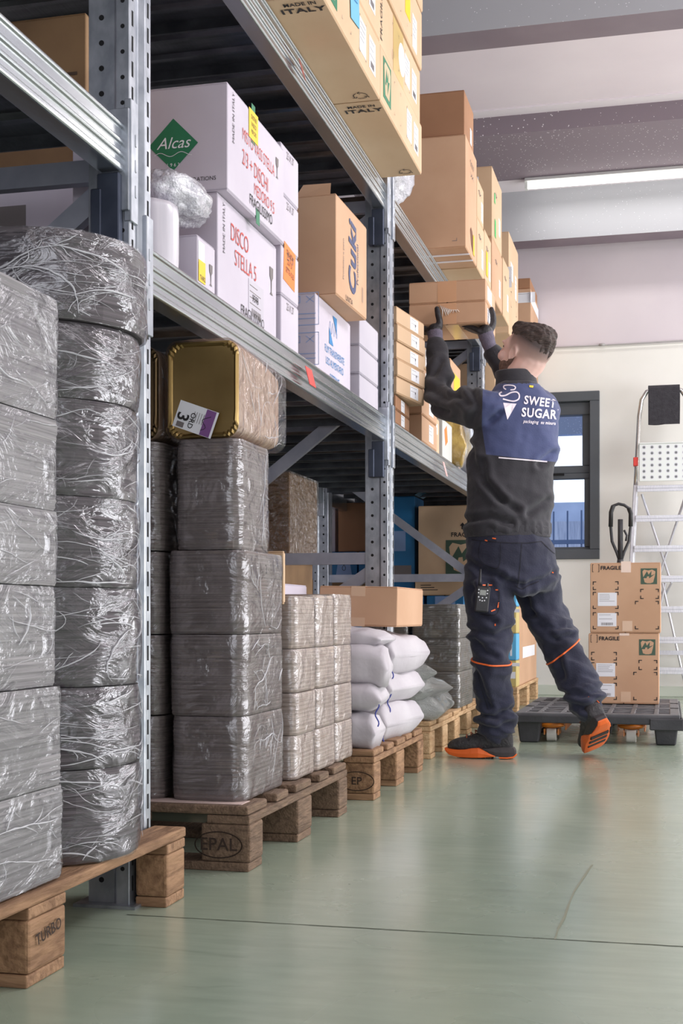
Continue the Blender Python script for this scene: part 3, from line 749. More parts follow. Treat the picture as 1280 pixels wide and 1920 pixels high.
# -- beige packs, three columns by four levels
col_n = ['near', 'middle', 'far']; lev = ['bottom', 'second', 'third', 'top']
zb_ = [.148, .262, .372, .485, .622]
for c in range(3):
    for k in range(4):
        pack('%s level beige tray pack in the %s column beside the sacks' % (lev[k], col_n[c]), -1.005+random.uniform(-.003, .003), 3.335+c*.212, zb_[k]+.001, zb_[k+1]-.001+(.006*c if k == 3 else 0), .165, .203, .025, edge_beige, film_b if (c+k) % 2 else film,
             'beige tray packs stacked three columns wide', flute=.002, fo=.003, famp=.003)
for k in range(4):
    pack('%s level beige tray pack in the inner column hidden by the rows' % lev[k], -1.185, 3.36, zb_[k]+.001, zb_[k+1]-.001, .165, .25, .025, edge_beige, film_b, 'inner beige tray packs', flute=.002, fo=.003)
# -- olive grey packs behind the clear bags
zo = [.148, .315, .468, .625]
for c in range(2):
    for k in range(3):
        pack('%s level olive grey wrapped pack in the %s column behind the clear bags' % (['bottom', 'middle', 'top'][k], ['aisle', 'inner'][c]), -1.03-c*.24, 6.16, zo[k]+.001, zo[k+1]-.001, .22, .42, .015, edge_olive, film,
             'olive grey packs beside the worker', fo=.004, famp=.006)

# ================================================================== SACKS AND BAGS
sack_m = mk('white_paper_sack', (202, 197, 202), (188, 182, 188), 5, rough=.7, bump=.7, bsc=10)
thread_m = mk('blue_stitching_thread', (62, 72, 150), rough=.7)
def sack(label, cx, cy, z0, L_, w, h, rz=0, m=None, tilt=0, stitch=0, name='paper_sack', cat='sack', group='white paper sacks piled on the reddish pallet', seed=None, print_=False, amp=.018, pin=.66):
    """filled sack: long axis local X, ends pinched to a sewn seam"""
    m = m or sack_m; seed = seed if seed is not None else random.uniform(0, 60)
    R = []; n = 28; K = 22
    for i in range(K+1):
        t = -1+2*i/K; e = abs(t)
        ht = h*(1-max(0, e-pin)**1.6*(1/(1-pin)**1.6)*.86) if e > pin else h
        ht = max(ht, .012); wt = w*(1+.05*max(0, e-.6))
        ring = []
        for j in range(n):
            a = 2*PI*j/n; c, s = math.cos(a), math.sin(a)
            x = abs(c)**.42*(1 if c > 0 else -1)*wt/2; z = abs(s)**.62*(1 if s > 0 else -1)*ht/2
            p = Vector((t*L_/2, x, z)); nn = noise.noise((p.x*7+seed, p.y*7, p.z*7))*amp + (.3-abs(noise.noise((p.x*12+seed, p.y*9, p.z*9))))*amp*.9
            ring.append((p.x+nn*.4, p.y*(1+nn/w*1.2), (p.z*(1+nn/h*2)+nn*.2 if p.z > 0 else max(p.z*(1+nn/h*.5), -h/2))+h/2-.10*h*e*e))
        R.append(ring)
    o = MB().loft(R).build(name, m, smooth=True); o.location = (cx, cy, z0); o.rotation_euler = (0, tilt, rz)
    tag(o, label, cat, group)
    if stitch:
        st = [(L_/2-.012, -w*.46+w*.92*k/16, h*.42+.003+.002*(k % 2)) for k in range(17)]
        t2 = MB().tube(st, .0018, 6)
        tl = [(L_/2-.012+.006*math.sin(k*.9), -w*.46-.004*k*.3, h*.42-.008*k) for k in range(11)]
        t2.tube(tl, .0022, 6); t2.build('seam_thread', thread_m, o)
    if print_:
        line_art(o, 'faint_print', [[(-.03, .008*k), (random.uniform(0, .03), .008*k)] for k in range(-2, 3)], .003, 'front', (1, w*.97, h), .5, .5, mk('pale_green_print', (176, 196, 186)), off=.003).location.x = .02
    return o
D_ = 'white paper sack '
SK = [(D_+'with a flat end at the near bottom corner of the pile', -1.01, 4.07, .157, .25, .21, .115, .05, 0, 1, .95),
      (D_+'with two hanging blue threads at the far bottom of the pile', -1.01, 4.45, .157, .27, .44, .125, -.08, 1, 0, .8),
      (D_+'in the near middle of the pile with a loose blue thread', -1.02, 4.12, .268, .28, .30, .09, .12, 1, 0, .7),
      (D_+'in the far middle of the pile sagging over its neighbours', -1.01, 4.50, .280, .28, .40, .105, -.10, 1, 0, .7),
      (D_+'with green print lying second from the top at the near side', -1.01, 4.15, .352, .28, .31, .12, .15, 0, 1, .9),
      (D_+'with a folded end under the brown carton', -1.01, 4.54, .382, .29, .42, .135, -.1, 1, 0, .85),
      (D_+'flattened on top of the near end of the pile', -1.04, 4.22, .468, .30, .30, .062, .05, 0, 0, .6)]
for a in SK: sack(a[0], a[1], a[2], a[3], a[4], a[5], a[6], a[7], stitch=a[8], print_=a[9], pin=a[10])
bagm = bpy.data.materials.new('cloudy_clear_film'); bagm.use_nodes = True
bp_ = bagm.node_tree.nodes['Principled BSDF']; bp_.inputs['Base Color'].default_value = (.80, .82, .80, 1); bp_.inputs['Roughness'].default_value = .22
bp_.inputs['Alpha'].default_value = .68; bp_.inputs['Coat Weight'].default_value = .6
nn_ = bagm.node_tree.nodes.new('ShaderNodeTexNoise'); nn_.inputs['Scale'].default_value = 20; nn_.inputs['Detail'].default_value = 6; nn_.inputs['Distortion'].default_value = 2.5
bb_ = bagm.node_tree.nodes.new('ShaderNodeBump'); bb_.inputs['Strength'].default_value = .8; bb_.inputs['Distance'].default_value = .02
bagm.node_tree.links.new(nn_.outputs[0], bb_.inputs['Height']); bagm.node_tree.links.new(bb_.outputs[0], bp_.inputs['Normal'])
CB = [('crinkled clear film bag lying lowest on the fresh pallet', -1.06, 5.32, .151, .30, .34, .09, .1), ('crinkled clear film bag, second up beside the sacks', -1.07, 5.28, .235, .28, .30, .08, -.2),
      ('crinkled clear film bag, third up beside the sacks', -1.09, 5.24, .308, .26, .28, .08, .3), ('crinkled clear film bag topmost in the heap beside the sacks', -1.13, 5.20, .378, .24, .22, .08, 0),
      ('clear film bag lying at the far edge of the fresh pallet', -1.08, 5.63, .151, .28, .28, .11, .2)]
for a in CB: sack(a[0], a[1], a[2], a[3], a[4]+.07, a[5]+.03, a[6]+.012, a[7], m=bagm, name='film_bag', cat='bag', group='crinkled clear film bags on the fresh pallet', amp=.022)

# ================================================================== CARTONS
G2 = 'white cartons on the lower shelf of the second bay'
# brown carton resting on the sacks
o, d = carton('closed brown carton resting on top of the white paper sacks', -1.16, 4.37, .535, -.885, 4.80, .672, card, rz=-.02, tilt=(0, .02))
o, d = carton('plain white carton standing behind the sacks and the beige packs', -1.46, 4.02, .158, -1.205, 4.36, .675, wcard)
# Second bay, lower shelf
z0 = 1.3275
o, d = carton('large white carton with a green diamond emblem and red handwriting', -1.46, 3.01, 1.599, -1.03, 3.49, 1.862, wcard, group=G2, tape=False)
dm = .064
poly(o, 'green_diamond', [(math.cos(a)*dm*(1+.0)+.0, math.sin(a)*dm) for a in (0, PI/2, PI, 1.5*PI)], 'front', d, .677, .46, green_p)
text(o, 'Alcas', .040, 'front', d, .677, .47, white_p, shear=.35, name='emblem_lettering', off=.0024)
text(o, '1963', .012, 'front', d, .677, .27, white_p, space=1.6, name='emblem_lettering', off=.0024)
line_art(o, 'emblem_flourish', [[(-.048+.0048*k, .005*math.sin(k*.55)) for k in range(21)]], .0014, 'front', d, .677, .37, white_p, off=.0024)
text(o, 'DECORATIONS', .014, 'front', d, .82, .12, ink)
text(o, 'MADE IN ITALY', .020, 'aisle', d, .09, .72, ink, roll=PI/2, bold=0, wide=.9)
text(o, 'MISTO VASS STELLA', .044, 'aisle', d, .52, .66, red_ink, wide=.72, name='handwriting', roll=-.02, bold=-.007)
text(o, '2/3 + DISCHI', .056, 'aisle', d, .46, .44, red_ink, wide=.72, name='handwriting', roll=-.03, bold=-.007)
text(o, 'MEDORO 9,5', .044, 'aisle', d, .62, .26, red_ink, wide=.72, name='handwriting', bold=-.007)
text(o, 'FRAGILISSIMO', .038, 'aisle', d, .56, .12, ink, wide=.84, bold=0)
patch(o, 'green_tape', .03, .10, 'aisle', d, .42, .88, green_p)
patch(o, 'yellow_label', .075, .075, 'aisle', d, .42, .86, yellow_p, off=.0016)
text(o, 'DISTRIB', .016, 'aisle', d, .42, .93, ink, off=.0026, wide=.8); text(o, 'VASSOI', .016, 'aisle', d, .42, .86, ink, off=.0026, wide=.8); text(o, 'MA DIS', .016, 'aisle', d, .42, .79, ink, off=.0026, wide=.8)
patch(o, 'green_tape', .03, .04, 'aisle', d, .50, .02, green_p)
glass_mark(o, d, 'aisle', .86, .72, .055)
o, d = carton('white carton with red handwriting, under the one with the green diamond', -1.46, 3.01, z0, -1.055, 3.50, 1.597, wcard, group=G2, tape=False)
text(o, 'MADE IN ITALY', .020, 'aisle', d, .09, .72, ink, roll=PI/2, bold=0, wide=.9)
text(o, 'DISCO', .062, 'aisle', d, .34, .74, red_ink, wide=.8, name='handwriting', bold=-.007)
text(o, 'STELLA 5', .058, 'aisle', d, .44, .53, red_ink, wide=.8, name='handwriting', bold=-.007)
patch(o, 'shipping_label', .13, .10, 'aisle', d, .62, .26, lcard, lines=4, bar=True); text(o, '9598', .026, 'aisle', d, .60, .28, ink, off=.0026)
text(o, 'FRAGILISSIMO', .038, 'aisle', d, .56, .09, ink, wide=.84, bold=0)
glass_mark(o, d, 'aisle', .90, .60, .075)
zx = [z0, 1.47, 1.612, 1.755, 1.898]
lv = ['bottom', 'second', 'third', 'top']
for k in range(4):
    o, d = carton('slim white carton in the upright stack beside the red lettered ones, %s' % lv[k], -1.42, 3.515, zx[k], -1.045, 3.69, zx[k+1]-.002, wcard, group='slim white cartons in the upright stack', tape=False)
    text(o, '25 X 37', .030, 'aisle', d, .5, .84, ink_soft, wide=.75, name='handwriting')
    if k == 1:
        patch(o, 'orange_note', .115, .11, 'aisle', d, .46, .68, orange_p, roll=-.1)
        for q, s_ in enumerate(('TROUSSA', '25 X 37', 'SETTE-10-25')): text(o, s_, .022, 'aisle', d, .46, .90-.18*q, ink, roll=-.1, wide=.7, off=.0026, name='handwriting')
# bubble wrap and clear roll
roll_m = mk('translucent_roll_film', (222, 216, 224), (200, 196, 206), 6, (6, 6, .4), rough=.28, coat=.5)
pr = []
for i in range(15):
    z = .150*i/14; pr.append([((.066-.004*(abs(2*i/14-1)**6)+.0025*math.sin(5*a*PI/16+1)*math.sin(a))*math.cos(a*2*PI/32), (.066+.0015*math.sin(a*1.7))*math.sin(a*2*PI/32), z) for a in range(32)])
o = MB().loft(pr).build('film_roll', roll_m, smooth=True); o.location = (-1.115, 2.72, z0); tag(o, 'upright roll of milky clear film beside the first upright', 'roll')
bub = mk_film('bubble_wrap', base=.30, crease=.75, sc=26, rough=.25, thr=.42)
BUBM = mk('bubble_wrap_plastic', (240, 238, 246), (206, 204, 216), 34, rough=.18, coat=.9, bump=1, bsc=110)
BUBM.node_tree.nodes['Principled BSDF'].inputs['Alpha'].default_value = .82
def bubble(label, c, r, seed, name='bubble_wrap_bundle'):
    R = []
    for i in range(37):
        th = max(.03, min(PI-.03, PI*i/36)); ring = []
        for j in range(64):
            a = 2*PI*j/64; p = Vector((math.sin(th)*math.cos(a), math.sin(th)*math.sin(a), -math.cos(th)))
            k = 1+.20*noise.noise((p.x*2+seed, p.y*2, p.z*2))+.07*noise.noise((p.x*7+seed, p.y*7, p.z*7))+.03*noise.noise((p.x*18+seed, p.y*18, p.z*18))
            ring.append((p.x*r[0]*k, p.y*r[1]*k, p.z*r[2]*k+r[2]))
        R.append(ring)
    o = MB().loft(R).build(name, BUBM, smooth=True); o.location = c
    return tag(o, label, 'bubble wrap')
bubble('crumpled bubble wrap bundle leaning on the white carton with the green diamond', (-1.085, 2.83, 1.478), (.062, .135, .048), 3.1)
o, d = carton('small white carton with a yellow note beside the clear roll', -1.25, 2.87, z0, -1.055, 2.99, 1.455, wcard, tape=False)
patch(o, 'white_label', .04, .05, 'aisle', d, .2, .7, white_p); patch(o, 'yellow_note', .045, .05, 'aisle', d, .22, .36, yellow_p, off=.0016)
text(o, 'TAR2', .016, 'aisle', d, .24, .24, ink, off=.0026); glass_mark(o, d, 'aisle', .74, .42, .05)
# blue print on white film carton and the brown one above it
o, d = carton('white carton with blue print for food film under the brown lettered carton', -1.46, 3.94, z0, -1.06, 4.40, 1.576, wcard, group=G2, tape=False)
poly(o, 'blue_corner', [(0, 0), (.055, 0), (.055, -.055)], 'aisle', d, .46, .90, blue_ink); poly(o, 'blue_corner', [(0, 0), (0, -.055), (.055, -.055)], 'aisle', d, .36, .72, blue_ink)
line_art(o, 'script_print', [[(-.05+.006*k, .02*math.sin(k*1.1)) for k in range(18)]], .003, 'aisle', d, .48, .72, lblue_ink)
text(o, 'FILM TRANSPARENTE', .034, 'aisle', d, .52, .40, blue_ink, wide=.8, bold=0)
text(o, 'USO ALIMENTARIO', .034, 'aisle', d, .52, .25, blue_ink, wide=.8, bold=0)
text(o, '8 BOBINAS', .036, 'aisle', d, .52, .06, blue_ink, wide=.7, bold=.008)
for vv in (.80, .30):
    line_art(o, 'blue_pictogram', [[(-.05, -.05), (.05, -.05), (.05, .05), (-.05, .05), (-.05, -.05)], [(-.04, .02), (-.01, .02), (-.01, .04), (-.04, .04), (-.04, .02)], [(.01, .02), (.035, .04)], [(.01, .04), (.035, .02)], [(-.04, -.03), (.04, -.03)], [(-.04, -.015), (.04, -.015)]], .002, 'front', d, .90, vv, lblue_ink)
o, d = carton('brown carton with dark blue brand lettering on its overhanging side', -1.33, 3.99, 1.578, -1.0, 4.37, 1.895, card, rz=-.03, group=None, tape=False)
text(o, 'Cuki', .125, 'aisle', d, .52, .50, navy_ink, roll=PI/2, bold=.03, shear=.15, wide=.95)
text(o, 'Professional', .028, 'aisle', d, .68, .50, navy_ink, roll=PI/2); text(o, 'Prodotto a peso', .020, 'aisle', d, .22, .42, ink_soft, roll=PI/2)
text(o, 'UNITA', .026, 'aisle', d, .40, .05, ink, wide=1.1); line_art(o, 'fine_print', [[(0, .006*k), (.05, .006*k)] for k in range(3)], .002, 'aisle', d, .86, .15, ink_soft, roll=PI/2)
mbf = MB().quad((.02, -.17, .315), (.14, -.17, .315), (.14, -.16, .36), (.05, -.165, .36)).box(.10, -.17, .317, .15, .12, .320).build('raised_flap', card, o)
o, d = carton('dark teal folder end behind the white cartons', -1.34, 3.86, 1.899, -1.24, 3.99, 1.99, blue_box, tape=False)
for k, (za, zb2) in enumerate(((z0, 1.42), (1.422, 1.52), (1.522, 1.63))):
    carton('lilac grey carton beside the second upright, %s of three' % ['bottom', 'middle', 'top'][k], -1.40, 4.48, za, -1.045, 4.78, zb2, lcard, group='lilac grey cartons by the second upright', tape=False)
# cartons in the back row seen beyond the first bay
o, d = carton('white carton in the back row seen below the nearest beam', -1.78, 2.71, z0, -1.25, 2.975, 1.572, wcard, tape=False)
patch(o, 'grey_panel', .30, .15, 'front', d, .42, .40, ink_soft)
o, d = carton('brown carton with faded print seen above the nearest beam', -1.78, 2.73, 1.574, -1.27, 2.98, 1.930, card_far, tape=False)
for q, s_ in enumerate((.20, .15, .10)): line_art(o, 'faded_print', [[(-s_/2, 0), (s_/2, 0)]], .007, 'front', d, .76-.03*q, .62-.09*q, mk('faded_brown_ink', (86, 66, 50)))
line_art(o, 'fine_print', [[(0, .012*k), (.05, .012*k)] for k in range(6)], .003, 'aisle', d, .5, .3, ink)
# papers lying on the first bay's beam
ps = MB().box(-1.16, .9, 1.534, -1.05, 1.86, 1.574).build('paper_stack', white_p, bevel=.004); tag(ps, 'stack of white printed sheets lying on the nearest beam at the left edge', 'paper')
cz = carton('brown carton with a yellow note just behind the first upright', -1.16, 2.515, 1.60, -1.062, 2.57, 1.84, card_dark, tape=False)
patch(cz[0], 'yellow_note', .05, .12, 'aisle', cz[1], .5, .55, yellow_p); text(cz[0], '6', .03, 'aisle', cz[1], .5, .6, ink, off=.0022)
# shelf-top support for that carton: a folded white box
carton('white box under the small brown carton behind the first upright', -1.20, 2.515, z0, -1.062, 2.58, 1.598, wcard, tape=False)

# Second bay, top shelf: two rows of flat cartons overhanging the aisle
zt2 = [2.2015, 2.385, 2.585, 2.800, 3.010]
rn = ['bottom', 'second', 'third', 'top']
for r_ in range(2):
    for k in range(4):
        y0 = 3.335+r_*.725
        ww = random.uniform(-.008, .008) if k else 0
        o, d = carton('flat pale carton overhanging the aisle on the top shelf, %s layer of the %s row' % (rn[k], ['near', 'far'][r_]), -1.40, y0, zt2[k], -.88+ww, y0+.72, zt2[k+1]-.002, card_pale,
                      group='flat pale cartons overhanging from the top shelf', tape=False)
        if k == 0:
            text(o, 'MADE IN', .026, 'bottom', d, .865, .955, ink, bold=.02, wide=.85); text(o, 'ITALY', .036, 'bottom', d, .865, .905, ink, bold=.03, wide=1.25)
            ar = []
            for q in range(3):
                a = q*2*PI/3; ar.append([(.022*math.cos(a+t*.3), .022*math.sin(a+t*.3)) for t in range(6)]); ar.append([(.030*math.cos(a+1.5), .030*math.sin(a+1.5)), (.022*math.cos(a+1.8), .022*math.sin(a+1.8)), (.014*math.cos(a+1.5), .014*math.sin(a+1.5))])
            line_art(o, 'recycling_symbol', ar, .003, 'bottom', d, .90, .07, ink)
        if k == 0 or k == 1:
            patch(o, 'white_label', .085, .10, 'aisle', d, .66, .5, white_p, lines=4); patch(o, 'white_label', .085, .10, 'aisle', d, .84, .5, white_p, lines=3, bar=True)
        if k == 0:
            patch(o, 'green_emblem', .12, .13, 'aisle', d, .14, .52, green_p)
            pts = [(-.40, .30), (-.30, .42), (.3, .42), (.40, .30), (.36, 0), (.26, -.38), (-.26, -.38), (-.36, 0)]
            poly(o, 'emblem_tub', [(a*.12, b*.13) for a, b in pts], 'aisle', d, .14, .52, card_pale, off=.0016)
            z_ = [(-.30, -.12), (-.12, .32), (-.02, .10), (.1, .30), (.10, .05), (.28, .10), (.02, -.30), (0, .0), (-.12, -.02), (-.14, -.12)]
            poly(o, 'emblem_zigzag', [(a*.12, b*.13) for a, b in z_], 'aisle', d, .14, .52, green_p, off=.002)
        if k == 1:
            if r_: 
                poly(o, 'white_disc', [(.055*math.cos(t*PI/12), .055*math.sin(t*PI/12)) for t in range(24)], 'aisle', d, .52, .5, white_p)
                patch(o, 'yellow_tape_square', .17, .185, 'aisle', d, .44, .5, mk('yellow_tinted_tape', (216, 184, 110), rough=.3, coat=.4))
            text(o, 'FRAGILE', .040, 'aisle', d, .06, .5, ink, roll=PI/2)
            line_art(o, 'print_marks', [[(0, 0), (.0, .03)], [(.02, .01), (.02, .03)]], .003, 'aisle', d, .3, .2, ink_soft)
        if k == 2:
            patch(o, 'yellow_note', .09, .10, 'aisle', d, .62, .6, yellow_p); patch(o, 'white_label', .08, .12, 'aisle', d, .80, .35, white_p, lines=4)
            text(o, 'ECO 120', .04, 'aisle', d, .3, .45, ink, roll=-.3)
        corners(o, d, 'aisle', [(.30, .2, .45, .8), (.60, .2, .72, .8)], m=ink_soft, L_=.008, w=.002)
        if k == 0 and r_ == 0:
            patch(o, 'blue_note', .11, .17, 'aisle', d, .50, .95, blue_p, roll=.12, off=.003); line_art(o, 'note_writing', [[(-.03, .01*k2), (.03, .01*k2+.004)] for k2 in range(-3, 3)], .0025, 'aisle', d, .50, .98, blue_ink, roll=.1, off=.005)
    if True: pass
# Third bay, top shelf
o, d = carton('tall brown carton on the top shelf with a torn hand hole', -1.36, 5.76, 2.2015, -.863, 6.10, 2.700, card, tape=False)
poly(o, 'torn_hand_hole', [(-.03, .05), (.0, .055), (.035, .03), (.04, -.05), (.01, -.055), (-.02, -.02)], 'aisle', d, .52, .16, mk('hole_rim_brown', (110, 62, 32)), roll=.4); patch(o, 'yellow_note', .04, .09, 'aisle', d, .70, .14, yellow_p, off=.002)
line_art(o, 'handwriting', [[(-.06+.012*k, .015*math.sin(k*2.2)) for k in range(11)], [(-.04+.012*k, -.05+.01*math.cos(k*2.2)) for k in range(8)]], .004, 'aisle', d, .55, .84, ink_soft)
line_art(o, 'crop_marks', [[(-.01, 0), (.01, 0), (.01, .012)]], .002, 'front', d, .90, .06, ink_soft)
mb = MB(); 
for v_ in (.30, .62): mb.box(-.249, -.17+.34*v_, -.006, .249, -.17+.34*v_+.008, -.0005)
mb.build('strapping_band', white_p, o)
o, d = carton('reddish brown carton on top of the tall one on the top shelf', -1.34, 5.78, 2.702, -.872, 6.06, 2.905, card_dark, tape=False)
patch(o, 'white_label', .05, .07, 'aisle', d, .7, .3, white_p, lines=2)
bubble('bubble wrap bundle standing on the top shelf beside the second upright', (-1.12, 5.18, 2.20), (.12, .20, .17), 9.4)
T3 = [(6.12, 6.36, 2.2015, 2.44, card_pale), (6.12, 6.34, 2.442, 2.63, card_pale), (6.38, 6.62, 2.2015, 2.46, card_pale), (6.66, 7.08, 2.2015, 2.50, card), (6.66, 7.06, 2.502, 2.86, card_pale), (7.12, 7.40, 2.2015, 2.52, card_pale)]
T3L = ['pale carton low on the top shelf just behind the tall brown one', 'pale carton second up behind the tall brown one with two metal tubes against it', 'pale carton with a yellow note low on the top shelf', 'brown carton with white labels low on the top shelf above the post', 'pale tall carton with green notes high on the top shelf', 'pale carton on the top shelf at its far end']
for (ya, yb, za, zb2, mm), lb in zip(T3, T3L):
    o, d = carton(lb, -1.30, ya, za, -.863, yb, zb2, mm, group=None, tape=False)
    patch(o, 'white_label', .06, .09, 'aisle', d, .74, .35, white_p, lines=3)
    line_art(o, 'handwriting', [[(-.05+.01*k, .014*math.sin(k*2.7)) for k in range(10)]], .004, 'aisle', d, .4, .7, ink_soft)
    if 'yellow' in lb: patch(o, 'yellow_note', .06, .12, 'aisle', d, .3, .4, yellow_p, off=.002)
    if 'green' in lb: patch(o, 'green_note', .05, .09, 'aisle', d, .3, .2, bright_green, off=.002); patch(o, 'green_note', .04, .05, 'aisle', d, .25, .62, bright_green, off=.002)
for xx, nm in ((-.905, 'outer'), (-.935, 'inner')):
    t = MB().cyl((0, 0, 0), (0, 0, .26), .010, 12).build('metal_tube', galv, smooth=False); t.location = (xx, 6.40, 2.4605); tag(t, 'short bright metal tube standing on the top shelf cartons, %s one' % nm, 'tube')
# Fourth bay
z4 = 2.2015
o, d = carton('very tall pale carton standing in the fourth bay behind the worker', -1.32, 7.58, z4, -.885, 8.06, 2.79, card_pale, tape=False)
patch(o, 'white_label', .12, .10, 'aisle', d, .3, .66, white_p, lines=3); patch(o, 'white_label', .08, .14, 'aisle', d, .72, .58, white_p, lines=3); corners(o, d, 'aisle', [(.2, .3, .8, .45)], L_=.03)
patch(o, 'white_label', .12, .12, 'front', d, .90, .55, white_p, lines=3)
o, d = carton('brown carton with a white band in the fourth bay', -1.30, 8.98, z4, -.90, 9.50, 2.80, card, tape=False)
patch(o, 'white_band', .42, .07, 'front', d, .55, .90, white_p, lines=1); patch(o, 'white_band', .55, .07, 'aisle', d, .5, .90, white_p)
poly(o, 'green_sticker', [(.10*math.cos(t*PI/12)*.8, .11*math.sin(t*PI/12)) for t in range(24)], 'aisle', d, .35, .45, bright_green); 
o, d = carton('small dark brown carton on top of the white banded one', -1.30, 8.99, 2.802, -.905, 9.49, 2.875, card_dark, tape=False)
for k in range(3):
    o, d = carton('pale carton on the lower shelf of the fourth bay behind the head, %s' % ['bottom', 'middle', 'top'][k], -1.35, 7.62, 1.3275+k*.24, -.97, 8.1, 1.5655+k*.24, card_pale, group='pale cartons in the fourth bay', tape=False)
# Third bay, lower shelf
z0 = 1.3275
GA = 'small labelled cartons beside the second upright'
for k in range(2):
    o, d = carton('small dark carton supporting the leaning column of labelled ones, %s' % ['lower', 'upper'][k], -1.40, 5.06, z0+k*.058, -1.035, 5.34, z0+.056+k*.058, card_dark, group=GA, tape=False)
    patch(o, 'white_label', .07, .045, 'aisle', d, .5, .5, white_p, lines=2)
for k in range(5):
    o, d = carton('small labelled carton in the five high column beside the second upright, %s' % ['lowest', 'second', 'middle', 'fourth', 'top'][k], -1.36, 5.08, 1.446+k*.069, -1.005+.004*(k % 2), 5.42, 1.446+k*.069+.067, card_pale, rz=-.14, group=GA, tape=False)
    patch(o, 'white_label', .10, .05, 'aisle', d, .62, .5, white_p, lines=2); glass_mark(o, d, 'aisle', .66, .4, .022, ink)
o, d = carton('dark brown carton standing on the five high column', -1.44, 5.14, 1.793, -1.13, 5.40, 1.985, card_dark, tape=False)
GB = 'medium cartons on the lower shelf behind the raised arm'
for k, (za, zb2) in enumerate(((z0, 1.445), (1.447, 1.565), (1.567, 1.675), (1.677, 1.775))):
    o, d = carton('medium carton in the column behind the raised arm, %s' % ['lowest', 'second', 'third', 'top'][k], -1.36, 5.60+(.04 if k > 1 else 0), za, -1.03-.02*(k > 1), 5.98, zb2-.001, card if k < 3 else card_pale, group=GB, tape=False)
    patch(o, 'white_label', .11, .075, 'aisle', d, .6, .5, white_p, lines=3)
o, d = carton('pale carton with small labels behind the medium column', -1.32, 6.02, z0, -1.05, 6.16, 1.50, card_pale, tape=False); patch(o, 'white_label', .05, .05, 'aisle', d, .5, .7, white_p, lines=2)
o, d = carton('flat white grey box with an orange sticker on the lower shelf', -1.30, 6.20, z0, -1.04, 6.48, 1.515, mk('grey_white_board', (206, 208, 206), rough=.5), tape=False)
patch(o, 'orange_sticker', .07, .08, 'aisle', d, .35, .62, orange_p, roll=.4)
o, d = carton('tan carton with a bright yellow side on the lower shelf beside the arm', -1.42, 6.62, z0, -1.07, 6.95, 1.885, card, tape=False)
patch(o, 'yellow_side_print', .20, .42, 'aisle', d, .62, .52, yellow_p)
goldfilm = mk('yellow_brown_film_pack', (198, 168, 92), (150, 120, 60), 14, rough=.2, coat=.8, bump=.8, bsc=30)
clearfilm = mk('pale_blue_clear_pack', (196, 206, 222), (166, 176, 196), 14, rough=.15, coat=.8, bump=.8, bsc=30)
sack('yellow brown film pack on the lower shelf behind the elbow', -1.06, 6.56, z0, .16, .13, .24, .1, m=goldfilm, name='film_pack', cat='pack', group='film packs on the lower shelf', amp=.02)
sack('pale blue clear film pack on the lower shelf next to the worker', -1.07, 7.10, z0, .16, .22, .28, -.1, m=clearfilm, name='film_pack', cat='pack', group='film packs on the lower shelf', amp=.02)

# ---- floor level behind the rack front, third and fourth bay
GF = 'stored cartons at floor level behind the third upright'
BX = [(-1.86, -1.64), (-1.62, -1.40), (-1.38, -1.16)]
for k, (xa, xb) in enumerate(BX):
    o, d = carton('deep blue carton in the row under the fragile one, %s' % ['inner', 'middle', 'outer'][k], xa, 7.66, .148, xb, 8.0, .690, blue_box, group=GF, tape=False)
    patch(o, 'pale_panel', .12, .08, 'front', d, .5, .92, lblue_ink)
o, d = carton('flat tan carton with printed lines between the blue ones and the fragile one', -1.45, 7.66, .692, -1.10, 8.0, .785, card_pale, group=GF, tape=False)
line_art(o, 'printed_lines', [[(0, .014*k), (.10-.02*k, .014*k)] for k in range(3)], .004, 'front', d, .10, .35, ink)
o, d = carton('large tan carton marked fragile with a tub emblem behind the third brace', -1.43, 7.66, .787, -1.10, 8.02, 1.222, card_pale, group=GF, tape=False)
text(o, 'FRAGILE', .036, 'front', d, .80, .60, ink, bold=.02)
poly(o, 'up_arrow', [(-.006, -.02), (.006, -.02), (.006, .0), (.016, .0), (0, .02), (-.016, .0), (-.006, .0)], 'front', d, .80, .72, ink)
bucket_logo(o, d, 'front', .80, .30, .20, dgreen_p)
o, d = carton('open blue carton with a raised flap left of the fragile one', -1.66, 7.70, .692, -1.46, 8.0, 1.285, blue_box, group=GF, tape=False)
patch(o, 'white_symbol_panel', .07, .12, 'front', d, .55, .55, lblue_ink); patch(o, 'barcode_label', .12, .10, 'front', d, .6, .22, ink_soft, lines=2)
MB().quad((.1, -.15, .60), (.1, .13, .60), (.20, .13, .66), (.20, -.15, .66)).build('raised_flap', blue_p, o)
for k, x in enumerate((-2.16, -1.98, -1.80)):
    o, d = carton('blue carton with a droplet symbol in the far back row, %s' % ['left', 'middle', 'right'][k], x-.085, 8.05, .80, x+.085, 8.3, .975, blue_box, group='blue droplet cartons in the back row', tape=False)
    poly(o, 'pale_wedge', [(-.03, .08), (.03, .08), (.055, -.08), (-.055, -.08)], 'front', d, .5, .5, lblue_ink)
    line_art(o, 'droplet_symbol', [[(0, .022), (.011, .002), (.008, -.012), (0, -.016), (-.008, -.012), (-.011, .002), (0, .022)]], .003, 'front', d, .5, .42, ink)
carton('brown carton row supporting the blue droplet cartons', -2.35, 8.02, 0, -1.70, 8.4, .798, card_far, tape=False)
o, d = carton('dark brown carton above the blue droplet cartons', -2.02, 8.06, .977, -1.70, 8.4, 1.285, card_dark, tape=False)
o, d = carton('grey carton with a ring symbol in the far back row', -2.13, 8.10, .977, -2.05, 8.3, 1.285, lcard, tape=False)
line_art(o, 'ring_symbol', [[(.028*math.cos(t*PI/10), .028*math.sin(t*PI/10)) for t in range(21)]], .006, 'front', d, .5, .84, white_p)
